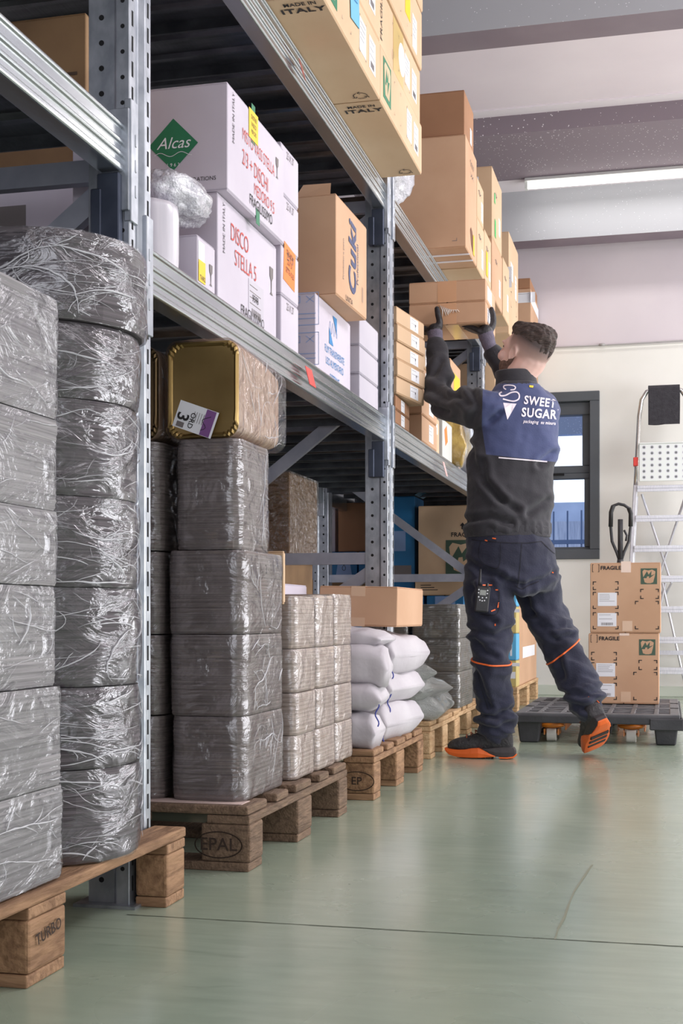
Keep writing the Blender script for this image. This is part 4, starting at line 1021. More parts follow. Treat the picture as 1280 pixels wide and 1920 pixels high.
carton('wide tan carton closing the back of the third bay', -1.95, 8.42, .40, -1.215, 8.75, 1.285, card_dark, tape=False)
# low shelf board for those in mid air: the back row stands on a dark crate
carton('dark crate at the back of the third bay', -1.95, 8.42, 0, -1.215, 8.75, .398, card_far, tape=False)
# wrapped dark cartons at the back of the second bay
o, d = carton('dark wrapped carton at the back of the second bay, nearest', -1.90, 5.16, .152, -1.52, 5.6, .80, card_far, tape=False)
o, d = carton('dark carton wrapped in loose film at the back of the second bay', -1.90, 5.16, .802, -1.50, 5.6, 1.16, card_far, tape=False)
MB().box(-.205, -.225, .0, .205, .225, .362).build('loose_film', film_bag, o)
o, d = carton('narrow brown carton with a white label behind the tray packs', -1.80, 4.98, .80, -1.66, 5.08, 1.10, card_dark, tape=False); patch(o, 'white_label', .06, .10, 'front', d, .7, .3, white_p, lines=2)
carton('brown carton standing under the narrow labelled one', -1.80, 4.98, 0, -1.66, 5.08, .798, card_dark, tape=False)
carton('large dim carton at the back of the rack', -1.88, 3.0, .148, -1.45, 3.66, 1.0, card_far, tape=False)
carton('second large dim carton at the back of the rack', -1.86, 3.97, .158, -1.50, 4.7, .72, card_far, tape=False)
# ---- tall load behind the worker's legs
o, d = carton('large brown carton with a white band on the far pallet behind the legs', -1.19, 7.98, .147, -.868, 9.05, .80, card, tape=False)
patch(o, 'white_band', .75, .07, 'aisle', d, .52, .30, white_p)
GL = 'blue and yellow retail cartons on the far pallet'
for k in range(4):
    blue = k % 2
    o, d = carton('%s printed retail carton stacked in front of the brown load, %s' % (['yellow', 'light blue'][blue], ['bottom', 'second', 'third', 'top'][k]), -1.17, 7.81, .147+k*.16, -.868, 7.975, .305+k*.16, mk('light_blue_carton_board', (96, 178, 222)) if blue else mk('straw_carton_board', (206, 186, 120)), group=GL, tape=False)
    if blue:
        line_art(o, 'white_bars', [[(0, -.05), (0, .03)], [(.03, -.05), (.03, .03)], [(.06, -.05), (.06, .03)], [(.09, -.05), (.09, .03)]], .012, 'front', d, .60, .5, white_p); text(o, '5225', .03, 'front', d, .78, .85, white_p)
    else: patch(o, 'pale_panel', .08, .04, 'front', d, .85, .45, white_p, lines=2); patch(o, 'white_strip', .16, .02, 'front', d, .8, .85, white_p)
# ================================================================== BLACK PLASTIC PALLET, TRUCK, CARTONS, LADDER
plast = mk('black_plastic', (62, 62, 66), (48, 48, 52), 9, rough=.5, bump=.15, bsc=60)
plast_l = mk('worn_black_plastic', (104, 103, 106), (84, 84, 88), 9, rough=.5)
pp = empty('plastic_pallet', (-.664, 5.92, 0), 'black plastic grid pallet standing on the floor beside the worker', 'pallet')
PW, PL, PH = .72, 1.16, .136
g = MB(); t0 = PH-.022
g.box(0, 0, t0-.008, PW, .05, PH).box(0, PL-.05, t0, PW, PL, PH).box(0, .05, t0-.008, .045, PL-.05, PH).box(PW-.045, .05, t0-.008, PW, PL-.05, PH)
for i in range(1, 7): x = PW*i/7; g.box(x-.011, .04, t0, x+.011, PL-.04, PH-.001)
for j in range(1, 11): y = PL*j/11; g.box(.04, y-.009, t0+.001, PW-.04, y+.009, PH-.0015)
g.box(0, PL*.36, t0, PW, PL*.36+.05, PH).box(0, PL*.66, t0, PW, PL*.66+.05, PH)
g.build('grid_deck', plast_l, pp, bevel=.003)
r = MB()
for i in range(7):
    for j in range(11):
        x0, y0 = PW*i/7+.012, PL*j/11+.012; x1, y1 = PW*(i+1)/7-.012, PL*(j+1)/11-.012
        if (i+j) % 2: x0, x1 = x1, x0
        dx, dy = x1-x0, y1-y0; l = math.hypot(dx, dy); nx, ny = -dy/l*.004, dx/l*.004
        r.loft([[(x0+nx, y0+ny, t0), (x0-nx, y0-ny, t0), (x0-nx, y0-ny, PH-.004), (x0+nx, y0+ny, PH-.004)], [(x1+nx, y1+ny, t0), (x1-nx, y1-ny, t0), (x1-nx, y1-ny, PH-.004), (x1+nx, y1+ny, PH-.004)]])
r.build('grid_ribs', plast_l, pp)
MB().box(.0, -.012, t0-.022, PW, .0, PH-.01).box(-.01, 0, t0-.022, 0, PL, PH-.01).box(PW, 0, t0-.022, PW+.01, PL, PH-.01).box(PW-.13, -.02, t0-.045, PW+.015, .10, PH-.016).build('side_skirt', plast, pp, bevel=.004)
for fx in (.06, PW/2, PW-.06):
    for fy in (.07, PL/2, PL-.07):
        f = MB().loft([[(fx+sx*a, fy+sy*a*.95, z) for sx, sy in ((-1, -1), (1, -1), (1, 1), (-1, 1))] for a, z in ((.040, .0), (.043, .006), (.055, t0-.006))])
        f.build('foot', plast, pp, bevel=.008, seg=2)
# pallet truck
orange_paint = mk('orange_truck_paint', (222, 132, 34), (204, 116, 24), 6, rough=.35, coat=.4)
pt_ = empty('pallet_truck', (-.333, 7.25, 0), 'pallet truck with black looped handle and orange forks pushed under the black pallet', 'pallet truck')
for sx in (-.177, .177):
    fk = MB().prism([(sx-.062, .080), (sx+.062, .080), (sx+.062, .088), (sx+.052, .096), (sx-.052, .096), (sx-.062, .088)], 'y', -1.22, -.02)
    fk.box(sx-.062, -1.15, .045, sx-.055, -.02, .085).box(sx+.055, -1.15, .045, sx+.062, -.02, .085)
    o = fk.build('fork', orange_paint, pt_, bevel=.002)
    MB().ell((sx, -1.20, .072), (.060, .035, .014)).build('fork_tip', orange_paint, o, smooth=True)
    MB().cyl((sx-.030, -1.20, .038), (sx+.030, -1.20, .038), .006, 10).box(sx-.034, -1.235, .03, sx-.028, -1.10, .056).box(sx+.028, -1.235, .03, sx+.034, -1.10, .056).build('wheel_bracket', orange_paint, o)
    MB().cyl((sx-.022, -1.215, .030), (sx+.022, -1.215, .030), .029, 18).build('roller', mk('white_nylon', (222, 218, 210)), o, bevel=.003)
MB().box(-.24, -.02, .05, .24, .06, .115).prism([(-.07, .0), (.07, .0), (.10, .14), (-.10, .14)], 'z', .10, .34).build('truck_body', orange_paint, pt_, bevel=.01)
MB().cyl((0, .10, .11), (0, .10, .40), .03, 16).build('pump_cylinder', plast, pt_)
for sx in (-.05, .05): MB().cyl((sx-.025, .12, .085), (sx+.025, .12, .085), .085, 24).build('steering_wheel', plast, pt_, bevel=.004)
hb = Vector((.03, .11, .34)); ht = Vector((.085, .10, .88))
MB().tube([hb, ht], .017, 12).tube([ht, ht+Vector((0, 0, .22))], .014, 12).build('handle_stem', plast, pt_, smooth=True)
def loopp(c):
    L = []
    for x, z in ((0, -.02), (-.020, .04), (-.045, .10), (-.052, .18), (-.050, .26), (-.038, .295), (-.01, .305), (.02, .298), (.045, .280), (.056, .25), (.055, .18), (.046, .10), (.020, .04), (0, -.02)): L.append((c.x+x, c.y, c.z+z))
    return L
MB().tube(loopp(ht), .0085, 10).build('handle_loop', plast, pt_, smooth=True)
mb = MB(); L = loopp(ht); mb.tube(L[3:6], .0125, 10); mb.tube(L[8:11], .0125, 10); mb.build('handle_grip', mk('black_rubber', (40, 40, 42), rough=.5), pt_, smooth=True)
MB().tube([ht+Vector((.02, -.01, .16)), ht+Vector((.035, -.012, .13)), ht+Vector((.03, -.012, .10))], .006, 8).build('release_lever', plast, pt_, smooth=True)

# two cartons on the black pallet
for k, (xa, lb) in enumerate(((-.378, 'brown carton marked fragile standing on the black plastic pallet, under its twin'), (-.370, 'brown carton marked fragile resting on the other one, with clear tape at its top edge'))):
    o, d = carton(lb, xa, 6.62, PH+.001+k*.349, xa+.34, 7.02, PH+.348+k*.349, card, group=None, tape=False)
    text(o, 'FRAGILE', .0255, 'front', d, .295, .925, ink, bold=.03)
    line_art(o, 'small_brackets', [[(-.14, .018), (-.145, .018), (-.145, -.018), (-.14, -.018)], [(-.118, .018), (-.113, .018), (-.113, -.018), (-.118, -.018)]], .0022, 'front', d, .46, .925, ink)
    corners(o, d, 'front', [(.045, .62, .40, .73), (.045, .35, .40, .58), (.045, .06, .40, .29), (.72, .49, .97, .62), (.645, .06, .97, .45)], L_=.013, w=.004)
    patch(o, 'white_label', .092, .066, 'front', d, .245, .48, white_p, lines=5); patch(o, 'white_label', .092, .066, 'front', d, .24, .19, white_p, lines=2, bar=True)
    bucket_logo(o, d, 'front', .835, .805, .078, dgreen_p)
    patch(o, 'clear_tape', .048, .055 if k else .012, 'front', d, .51, .94 if k else .985, mk('clear_shiny_tape', (226, 196, 176), rough=.15, coat=.6), off=.0006)
    patch(o, 'clear_tape', .048, .05, 'front', d, .53, .10, MATS['packing_tape'], off=.0004)

# step ladder leaning by the back wall
alu = mk('brushed_aluminium', (214, 214, 220), (196, 196, 204), 30, (8, 1, 1), rough=.35, metal=.55)
ld = empty('step_ladder', (-.02, 9.12, 0), 'aluminium step ladder with holed platform by the back wall', 'ladder')
def rail(s, zt, w0, w1, y0, y1, name, wd=.028, m=alu):
    mb = MB(); R = []
    for z, w, y in ((0, w0, y0), (zt, w1, y1)):
        x = s*w; R.append([(x-wd/2, y-.03, z), (x+wd/2, y-.03, z), (x+wd/2, y+.03, z), (x-wd/2, y+.03, z)])
    mb.loft(R); return mb.build(name, m, ld, bevel=.004)
for s in (-1, 1):
    q = rail(s, 1.47, .262, .190, 0, .14, 'front_rail'); MB().box(s*.262-.02, -.035, 0, s*.262+.02, .035, .03).build('rubber_foot', plast, q, bevel=.004)
    rail(s, 1.40, .262, .185, .36, .20, 'rear_leg', .022)
hl = [(-.192, .14, 1.42), (-.180, .145, 1.65), (-.165, .15, 1.95), (-.150, .155, 2.06), (-.115, .155, 2.115), (-.06, .155, 2.13), (.06, .155, 2.13), (.115, .155, 2.115), (.150, .155, 2.06), (.165, .15, 1.95), (.180, .145, 1.65), (.192, .14, 1.42)]
MB().tube(hl, .015, 12).build('handrail', mk('chromed_rail', (206, 204, 202), rough=.22, metal=.9), ld, smooth=True)
for k in range(7):
    z = .20+k*.207; f = z/1.47; w = .262-.072*f-.012; y = .14*f
    MB().box(-w, y-.045, z, w, y+.045, z+.022).box(-w, y-.045, z-.022, w, y-.041, z).build('step', alu, ld, bevel=.003)
pf = MB(); pf.box(-.165, .085, 1.49, .165, .095, 1.745).box(-.165, .082, 1.745, .165, .12, 1.755)
pl = pf.build('platform', mk('ribbed_white_aluminium', (226, 230, 228), rough=.35, metal=.3), ld, bevel=.003)
hh = MB(); rr_ = MB()
for i in range(6):
    for j in range(6):
        x = -.1325+i*.053; z = 1.518+j*.041
        hh.cyl((x, .0842, z), (x, .086, z), .0085, 12); rr_.cyl((x, .0846, z), (x, .0852, z), .0135, 14)
tag(rr_.build('hole_rims', alu, pl), kind='stuff'); tag(hh.build('platform_holes', mk('hole_grey', (112, 116, 118)), pl), kind='stuff')
for s in (-1, 1):
    MB().tube([(s*.15, .26, 1.42), (-s*.05, .30, .80), (-s*.01, .33, .72)], .009, 8).build('rear_strut', alu, ld)
    MB().tube([(s*.01, .30, .80), (-s*.14, .35, .10)], .009, 8).build('rear_strut', alu, ld)
MB().box(-.2, .28, .30, .2, .30, .33).build('rear_crossbar', alu, ld)
MB().box(-.205, .10, 1.60, -.172, .17, 1.66).build('locking_clip', red_p, ld, bevel=.004)
# black cloth over the handrail
cm_ = mk('black_cloth', (56, 54, 60), (46, 44, 50), 40, rough=.9, bump=.4, bsc=120)
cl = MB(); R = []
path = [(.132, -.25), (.134, -.15), (.132, -.05), (.136, .005), (.155, .020), (.174, .004), (.176, -.06), (.178, -.20)]
for i in range(13):
    x = -.105+.21*i/12
    R.append([(x+.002*math.sin(k), y+.003*noise.noise((x*9, z*8, 1)), 2.132+z+.004*math.sin(x*30)*(k == 0)) for k, (y, z) in enumerate(path)]+[(x, y+.004*(1 if y > .155 else -1 if y < .155 else 0)*1.0, 2.132+z+(.004 if .15 < y < .16 else 0)) for y, z in reversed(path)])
o = MB().loft(R).build('cloth', cm_); o.location = (-.02, 9.12, 0); tag(o, 'black cloth folded over the top rail of the step ladder', 'cloth')

# ================================================================== THE BOXES BEING LIFTED
for k in range(2):
    o, d = carton(['lower of the two flat brown cartons lifted by the worker, with crumpled tape', 'upper of the two flat brown cartons lifted by the worker'][k], -1.083, 5.58, 1.822+k*.0945, -.751, 5.90, 1.9155+k*.0945, card, group=None, tape=False)
    patch(o, 'white_label', .14, .06, 'aisle', d, .40, .5, white_p, lines=3)
    patch(o, 'packing_tape', .082, .09, 'front', d, .50, .5, mk('peach_tape', (206, 156, 118), rough=.3, coat=.3), off=.0004)
    if k == 0:
        patch(o, 'packing_tape', .06, .30, 'bottom', d, .55, .5, MATS['packing_tape'], off=.0004)
        mb = MB()
        for q in range(9):
            x = -.03+.008*q; mb.tube([(x, -.163, .085-.004*q), (x+.012, -.166, .060), (x+.010+.01*math.sin(q), -.163, .035+.002*q)], [.0012, .0028, .0012], 5)
        mb.build('crumpled_tape', mk('shiny_clear_tape', (240, 226, 214), rough=.12, coat=1), o, smooth=True)

# ================================================================== THE WORKER
fabric_black = mk('black_softshell', (50, 48, 54), (42, 40, 46), 5, rough=.85, bump=.15, bsc=150, sheen=.15)
fabric_navy = mk('navy_softshell', (68, 76, 116), (60, 68, 106), 4, rough=.8, bump=.12, bsc=150, sheen=.15)
fabric_trouser = mk('dark_navy_work_trouser', (40, 42, 62), (33, 34, 52), 6, rough=.9, bump=.2, bsc=160, sheen=.15)
white_print = mk('white_logo_print', (236, 226, 234), rough=.5)
orange_m = mk('orange_piping', (246, 112, 48), rough=.5)
glove_black = mk('black_glove_coating', (44, 42, 46), (36, 34, 38), 30, rough=.45, bump=.3, bsc=90)
glove_grey = mk('grey_lilac_glove_knit', (112, 104, 120), (98, 92, 108), 60, rough=.9, bump=.3, bsc=200)
shoe_black = mk('black_shoe_mesh', (44, 42, 46), (66, 64, 66), 70, (1, 1, 1), rough=.7, bump=.5, bsc=110)
shoe_orange = mk('orange_sole', (240, 112, 44), (232, 102, 36), 8, rough=.55)
hair_m = mk('dark_brown_hair', (50, 40, 38), (84, 68, 62), 34, (1, 1, 4), rough=.55, bump=.9, bsc=60, dist=1.5)
beard_m = mk('dark_beard', (92, 70, 62), (122, 94, 82), 70, rough=.8, bump=.3, bsc=120)
worker = empty('person', (-.62, 5.25, 0), 'worker in navy and black jacket reaching up with two flat cartons', 'person')
WO = Vector((-.62, 5.25, 0))
def rot2(v, deg): a = math.radians(deg); return Vector((v.x*math.cos(a)-v.y*math.sin(a), v.x*math.sin(a)+v.y*math.cos(a), 0))
vd = Vector((-.1145, 1.0, 0)).normalized()
Fw = rot2(vd, 22); Rw = Vector((Fw.y, -Fw.x, 0))
UP = Vector((0, 0, 1))
def ering(c, w, d, n=28, wx=None, dx=None, p=.85):
    wx = wx or Rw; dx = dx or Fw; R = []
    for j in range(n):
        a = 2*PI*j/n; ca, sa = math.cos(a), math.sin(a)
        R.append(c + wx*(abs(ca)**p*(1 if ca > 0 else -1)*w) + dx*(abs(sa)**p*(1 if sa > 0 else -1)*d))
    return R
def skin_tube(mb, pts, rs, n=14):
    # catmull-rom subdivided tapered tube
    P = [Vector(p) for p in pts]; Q = []; RR = []
    for i in range(len(P)-1):
        p0, p1, p2, p3 = P[max(i-1, 0)], P[i], P[i+1], P[min(i+2, len(P)-1)]
        for k in range(5):
            t = k/5; Q.append(.5*((2*p1)+(p2-p0)*t+(2*p0-5*p1+4*p2-p3)*t*t+(3*p1-p0-3*p2+p3)*t**3)); RR.append(rs[i]*(1-t)+rs[i+1]*t)
    Q.append(P[-1]); RR.append(rs[-1])
    mb.tube(Q, RR, n); mb.ell(P[0], (rs[0],)*3, 12, 8); mb.ell(P[-1], (rs[-1],)*3, 12, 8)
def fuse(mb, voxel, it=4, fold=None):
    me = mb.mesh('tmp'); o = bpy.data.objects.new('tmp', me); COL.objects.link(o)
    r = o.modifiers.new('r', 'REMESH'); r.mode = 'VOXEL'; r.voxel_size = voxel
    s = o.modifiers.new('s', 'SMOOTH'); s.iterations = it; s.factor = .6
    bpy.context.view_layer.update()
    out = bpy.data.meshes.new_from_object(o.evaluated_get(bpy.context.evaluated_depsgraph_get()))
    bpy.data.objects.remove(o); bpy.data.meshes.remove(me)
    if fold:
        N = [v.normal.copy() for v in out.vertices]
        for v, nn in zip(out.vertices, N): v.co += nn*fold(v.co)
    for p in out.polygons: p.use_smooth = True
    return out
def wear(name, me, mats, label=None, par=None):
    me.name = name; idx = [p_.material_index for p_ in me.polygons]; me.materials.clear()
    for m_ in (mats if isinstance(mats, (list, tuple)) else [mats]): me.materials.append(m_)
    if len(me.materials) > 1: me.polygons.foreach_set('material_index', idx)
    me.transform(Matrix.Translation(-WO))
    o = bpy.data.objects.new(name, me); COL.objects.link(o); o.parent = par or worker
    if label: o['label'] = label
    return o

# --- key joints
shL, elL, wrL = at(903, 766, 5.27), at(829, 750, 5.47), at(817, 646, 5.60)
shR, elR, wrR = at(1012, 768, 5.42), at(966, 722, 5.64), at(918, 650, 5.66)
# --- head
HC = at(984, 664, 5.36)
hf = rot2(vd, 58); pitch = math.radians(20)
hu = Vector((-hf.x*math.sin(pitch), -hf.y*math.sin(pitch), math.cos(pitch))); hf3 = Vector((hf.x*math.cos(pitch), hf.y*math.cos(pitch), math.sin(pitch)))
hr = hf3.cross(hu)
HM = Matrix((hf3, hr, hu)).transposed()
def H(f, r, u): return HC + hf3*f + hr*r + hu*u
hb_ = MB()
hb_.ell(H(-.014, 0, .030), (.098, .078, .088), 28, 18, R=HM)
hb_.ell(H(.030, 0, -.040), (.064, .058, .078), 24, 14, R=HM)
hb_.ell(H(.060, 0, -.088), (.028, .032, .024), 16, 10, R=HM)
hb_.ell(H(.052, 0, .020), (.046, .062, .050), 18, 12, R=HM)
skin_tube(hb_, [H(.088, 0, .020), H(.104, 0, -.004), H(.112, 0, -.026)], [.009, .011, .014], 10)
for s in (-1, 1):
    hb_.ell(H(.078, s*.045, -.030), (.018, .018, .02), 10, 8, R=HM)
    hb_.ell(H(.086, s*.030, .026), (.014, .028, .008), 10, 8, R=HM)
hb_.ell(H(.088, 0, -.056), (.016, .026, .007), 12, 8, R=HM); hb_.ell(H(.086, 0, -.068), (.014, .024, .007), 12, 8, R=HM)
neck_b = at(967, 738, 5.36)
skin_tube(hb_, [H(-.035, 0, -.02), HC*.45+neck_b*.55+Vector((0, 0, .0)), neck_b], [.066, .062, .068])
for s in (-1, 1):
    # ear: a rim around a hollow
    skin_tube(hb_, [H(.006+.016*math.cos(t), s*(.080+.004*(t > 1.6)), -.012+.030*math.sin(t)) for t in [-.9+.5*k for k in range(9)]], [.0055]*9, 8)
    hb_.ell(H(.004, s*.077, -.014), (.012, .005, .022), 12, 8, R=HM)
head_parts = hb_
# rest of the body under the clothes, one continuous surface
for a, b, c in ((shL, elL, wrL), (shR, elR, wrR)): skin_tube(head_parts, [a, b, c], [.045, .036, .026])
pel = at(960, 1050, 5.28); chest = at(967, 800, 5.31)
skin_tube(head_parts, [neck_b, chest, at(955, 930, 5.29), pel], [.06, .09, .09, .10])
skin_tube(head_parts, [shL, chest, shR], [.05, .07, .05])
hipL, knL, anL = at(920, 1110, 5.23), at(923, 1240, 5.19), at(927, 1362, 5.25)
hipR, knR, anR = at(1010, 1110, 5.34), at(1056, 1225, 5.28), at(1101, 1325, 5.19)
skin_tube(head_parts, [pel, hipL, knL, anL], [.07, .05, .036, .028]); skin_tube(head_parts, [pel, hipR, knR, anR], [.07, .05, .036, .028])
for w_, e_ in ((wrL, elL), (wrR, elR)): pass
sk = bpy.data.materials.new('skin'); sk.use_nodes = True
nt = sk.node_tree; N = nt.nodes; L = nt.links; p = N['Principled BSDF']; p.inputs['Roughness'].default_value = .5; p.inputs['Subsurface Weight'].default_value = .08; p.inputs['Subsurface Scale'].default_value = .02
ge = N.new('ShaderNodeTexCoord')
def dotramp(vec, c0, a, b):
    d_ = N.new('ShaderNodeVectorMath'); d_.operation = 'DOT_PRODUCT'; L.new(ge.outputs['Object'], d_.inputs[0]); d_.inputs[1].default_value = vec
    r_ = N.new('ShaderNodeMapRange'); r_.inputs['From Min'].default_value = c0+a; r_.inputs['From Max'].default_value = c0+b; L.new(d_.outputs['Value'], r_.inputs['Value']); return r_
HL = HC-WO
hv_ = hu*.92-hf3*.30
zr = dotramp(hv_, hv_.dot(HL), -.020, .062)          # close-cropped hair darkens upwards
fr = dotramp(-hf3, (-hf3).dot(HL), -.062, -.040)
mu_ = N.new('ShaderNodeMath'); mu_.operation = 'MULTIPLY'; L.new(zr.outputs[0], mu_.inputs[0]); L.new(fr.outputs[0], mu_.inputs[1])
nz_ = N.new('ShaderNodeTexNoise'); nz_.inputs['Scale'].default_value = 9; L.new(ge.outputs['Object'], nz_.inputs['Vector'])
rp = N.new('ShaderNodeValToRGB'); rp.color_ramp.elements[0].color = (*lin((222, 178, 166)), 1); rp.color_ramp.elements[1].color = (*lin((236, 198, 186)), 1); L.new(nz_.outputs['Fac'], rp.inputs[0])
mx_s = N.new('ShaderNodeMixRGB'); mx_s.inputs[2].default_value = (*lin((70, 56, 54)), 1); L.new(mu_.outputs[0], mx_s.inputs[0]); L.new(rp.outputs[0], mx_s.inputs[1]); L.new(mx_s.outputs[0], p.inputs['Base Color'])
body = wear('body', fuse(head_parts, .0055, 3), sk)
# hair: longer on top and swept back
hm = MB()
hm.ell(H(-.020, 0, .070), (.100, .070, .060), 28, 16, R=HM); hm.ell(H(.040, 0, .090), (.046, .052, .034), 20, 12, R=HM)
hm.ell(H(-.072, 0, .036), (.042, .052, .050), 20, 12, R=HM); hm.ell(H(-.05, .01, .088), (.06, .056, .045), 20, 12, R=HM)
def hfold(c):
    l = HM.transposed() @ (c-HC)
    return noise.noise((l.x*22, l.y*60, l.z*30))*.008+noise.noise((l.x*60, l.y*150, l.z*60))*.004+.001
wear('hair', fuse(hm, .004, 2, hfold), hair_m, 'dark hair swept back with short sides')
bm_ = MB(); bm_.ell(H(.034, 0, -.062), (.064, .0595, .056), 24, 14, R=HM); bm_.ell(H(.062, 0, -.092), (.031, .035, .028), 14, 10, R=HM)
for s in (-1, 1): bm_.ell(H(.020, s*.050, -.028), (.014, .022, .036), 12, 8, R=HM)
wear('beard', fuse(bm_, .005, 2), beard_m)
for s in (-1, 1):
    e = MB(); e.ell(H(.083, s*.030, .008), (.009, .013, .007), 12, 8, R=HM); wear('eye', e.mesh('eye'), mk('eye', (70, 60, 58), rough=.2))

# --- jacket
j = MB()
tr = [(1004, 951, .170, .128), (985, 952, .173, .128), (940, 954, .174, .126), (890, 957, .175, .126), (850, 962, .180, .128), (805, 968, .176, .130), (775, 971, .165, .125), (752, 971, .140, .112), (735, 969, .105, .095), (720, 968, .080, .080)]
j.loft([ering(at(x, y, 5.29+(1004-y)*.0002), w, d) for y, x, w, d in tr])
skin_tube(j, [chest+Vector((0, 0, .05))-Rw*.08, shL, elL*.5+shL*.5+Vector((0, 0, -.012)), elL, elL*.5+wrL*.5, wrL+Vector((.0, 0, .004))], [.085, .080, .074, .064, .054, .040])
skin_tube(j, [chest+Vector((0, 0, .05))+Rw*.08, shR, elR, elR*.45+wrR*.55, wrR-Vector((-.015, 0, .030))], [.085, .078, .062, .053, .040])
j.ell(shR+Vector((.012, 0, -.01)), (.07, .07, .085), 16, 10)
SLEEVE = [(shL, elL), (elL, wrL), (shR, elR), (elR, wrR)]
def creases(c, lines, wpx, depth):
    x, y = pix(c); f = 0
    for L_ in lines:
        best = 1e9
        for (x0, y0), (x1, y1) in zip(L_[:-1], L_[1:]):
            dx, dy = x1-x0, y1-y0; t = max(0, min(1, ((x-x0)*dx+(y-y0)*dy)/(dx*dx+dy*dy))); best = min(best, math.hypot(x-x0-dx*t, y-y0-dy*t))
        u = best/wpx
        if u < 4: f += depth*(-1.2*math.exp(-u*u*1.4)+.75*math.exp(-(u-1.9)**2))
    return f
JC = [[(883, 838), (897, 892), (933, 935), (968, 956)], [(904, 866), (911, 903), (940, 938)], [(990, 963), (1025, 938)], [(876, 978), (918, 969), (954, 982)], [(808, 731), (840, 749), (858, 745)],
      [(804, 760), (838, 772)], [(843, 717), (858, 738), (880, 758)], [(826, 678), (811, 703)], [(886, 735), (895, 762), (885, 785)], [(918, 790), (935, 775)], [(1010, 870), (1035, 850)]]
TC = [[(881, 1053), (902, 1071), (938, 1078)], [(973, 1095), (938, 1084)], [(979, 1096), (1020, 1086), (1038, 1075)], [(884, 1182), (927, 1193), (957, 1178)], [(893, 1200), (909, 1221), (927, 1230)],
      [(888, 1253), (902, 1282), (916, 1325)], [(893, 1339), (927, 1346), (959, 1328)], [(895, 1358), (927, 1366), (955, 1356)], [(998, 1150), (1034, 1178), (1066, 1176)], [(1010, 1172), (1042, 1198), (1068, 1192)],
      [(1048, 1236), (1054, 1270)], [(1059, 1300), (1091, 1307), (1121, 1293)], [(1066, 1316), (1095, 1328), (1123, 1316)], [(900, 1150), (925, 1165)], [(985, 1120), (1000, 1150)], [(884, 1100), (890, 1140)]]
TOC = [0]
def jfold(c):
    f = 0
    for a, b in SLEEVE:
        ab = b-a; t = max(0, min(1, (c-a).dot(ab)/ab.length_squared)); dd = (c-(a+ab*t)).length
        if dd < .11: f = max(f, (1-dd/.11)+.25)
    q = noise.noise((c.x*9, c.y*9, c.z*16+c.x*10))
    big = abs(noise.noise((c.x*5+c.z*5, c.y*5, c.z*4-c.x*4)))
    fl = .010*q*min(1, f+.25) + (.013*(.3-big)) + .0025*noise.noise((c.x*28, c.y*28, c.z*40))
    fl += creases(c, JC, 6.5, .010) if c.y < 5.45 or c.z > 1.3 else 0
    if c.z < .945 and f < .1: fl += .006-.004*abs(math.sin((c.x+c.y)*60+2*noise.noise((c.x*9, c.y*9, 0))))   # gathered over the hem band
    return fl
jm = fuse(j, .0075, 4, jfold)
# cut the cloth along the panel seams, then give the back yoke its navy cloth
def cutplane(bm, pa, pb):
    A, B = ray(*pa), ray(*pb); n = A.cross(B).normalized()
    bmesh.ops.bisect_plane(bm, geom=bm.verts[:]+bm.edges[:]+bm.faces[:], plane_co=CO, plane_no=n, dist=1e-5); return n
bm = bmesh.new(); bm.from_mesh(jm)
seams = [((905, 720), (903, 800)), ((903, 800), (911, 852)), ((911, 852), (1040, 866)), ((911, 722), (1010, 722))]
for a, b in seams: cutplane(bm, a, b)
def ntri(f):
    x, y = pix(f.calc_center_median()); n = f.normal
    if y > 852+(x-911)*.1085 or y < 719: return 0
    xl = 905-(y-720)*.025 if y < 800 else 903+(y-800)*.154
    if x < xl: return 0
    c = f.calc_center_median()
    for a, b in SLEEVE[:2]:
        ab = b-a; t = max(0, min(1, (c-a).dot(ab)/ab.length_squared))
        if t > .25 and (c-(a+ab*t)).length < .09: return 0
    return 1 if n.dot(Fw) < .35 else 0
for f in bm.faces: f.material_index = ntri(f)
bm.to_mesh(jm); bm.free()
for p_ in jm.polygons: p_.use_smooth = True
jbvh = BVHTree.FromPolygons([v.co.copy() for v in jm.vertices], [tuple(p_.vertices) for p_ in jm.polygons])
def hit(px, py, off=.0025, bvh=None):
    d_ = ray(px, py).normalized(); r_ = (bvh or jbvh).ray_cast(CO, d_)
    if r_[0] is None: return None
    return r_[0]-d_*off
jk = wear('jacket', jm, [fabric_black, fabric_navy], 'black jacket with a navy back yoke and white company print')
def decal(name, me, px, py, s, ang, m, par, bvh=None, off=.003):
    """lay a flat print onto the cloth: local x right, y up, s = pixels per unit"""
    b2 = bmesh.new(); b2.from_mesh(me); bmesh.ops.triangulate(b2, faces=b2.faces[:])
    bmesh.ops.subdivide_edges(b2, edges=[e for e in b2.edges if e.calc_length()*s > 6], cuts=2, use_grid_fill=False)
    ca, sa = math.cos(ang), math.sin(ang)
    last = None
    for v in b2.verts:
        x, y = v.co.x*s, v.co.y*s; h_ = hit(px+x*ca+y*sa, py+x*sa-y*ca, off, bvh)
        if h_ is None: h_ = last or Vector(at(px, py, 5.15))
        last = h_; v.co = h_
    b2.to_mesh(me); b2.free(); return wear(name, me, m, par=par)
jk_par = jk
def tdecal(s_, px, py, hgt, ang=0, bold=.03, wide=1, sp=1.0, par=None, name='printed_lettering', m=None, bvh=None, shear=0):
    me = text_mesh(s_, 1.0, bold=bold, shear=shear, space=sp); me.transform(Matrix.Scale(wide, 4, (1, 0, 0)))
    return decal(name, me, px, py, hgt/.70, ang, m or white_print, par or jk, bvh)
tdecal('SWEET', 1012, 754, 15.5, .13, .026, .82, sp=1.04)
tdecal('SUGAR', 1010, 776, 16.5, .08, .026, .82, sp=1.04)
tdecal('packaging  su misura', 1011, 792, 6, .07, .015, .78, sp=1.05, shear=.2)
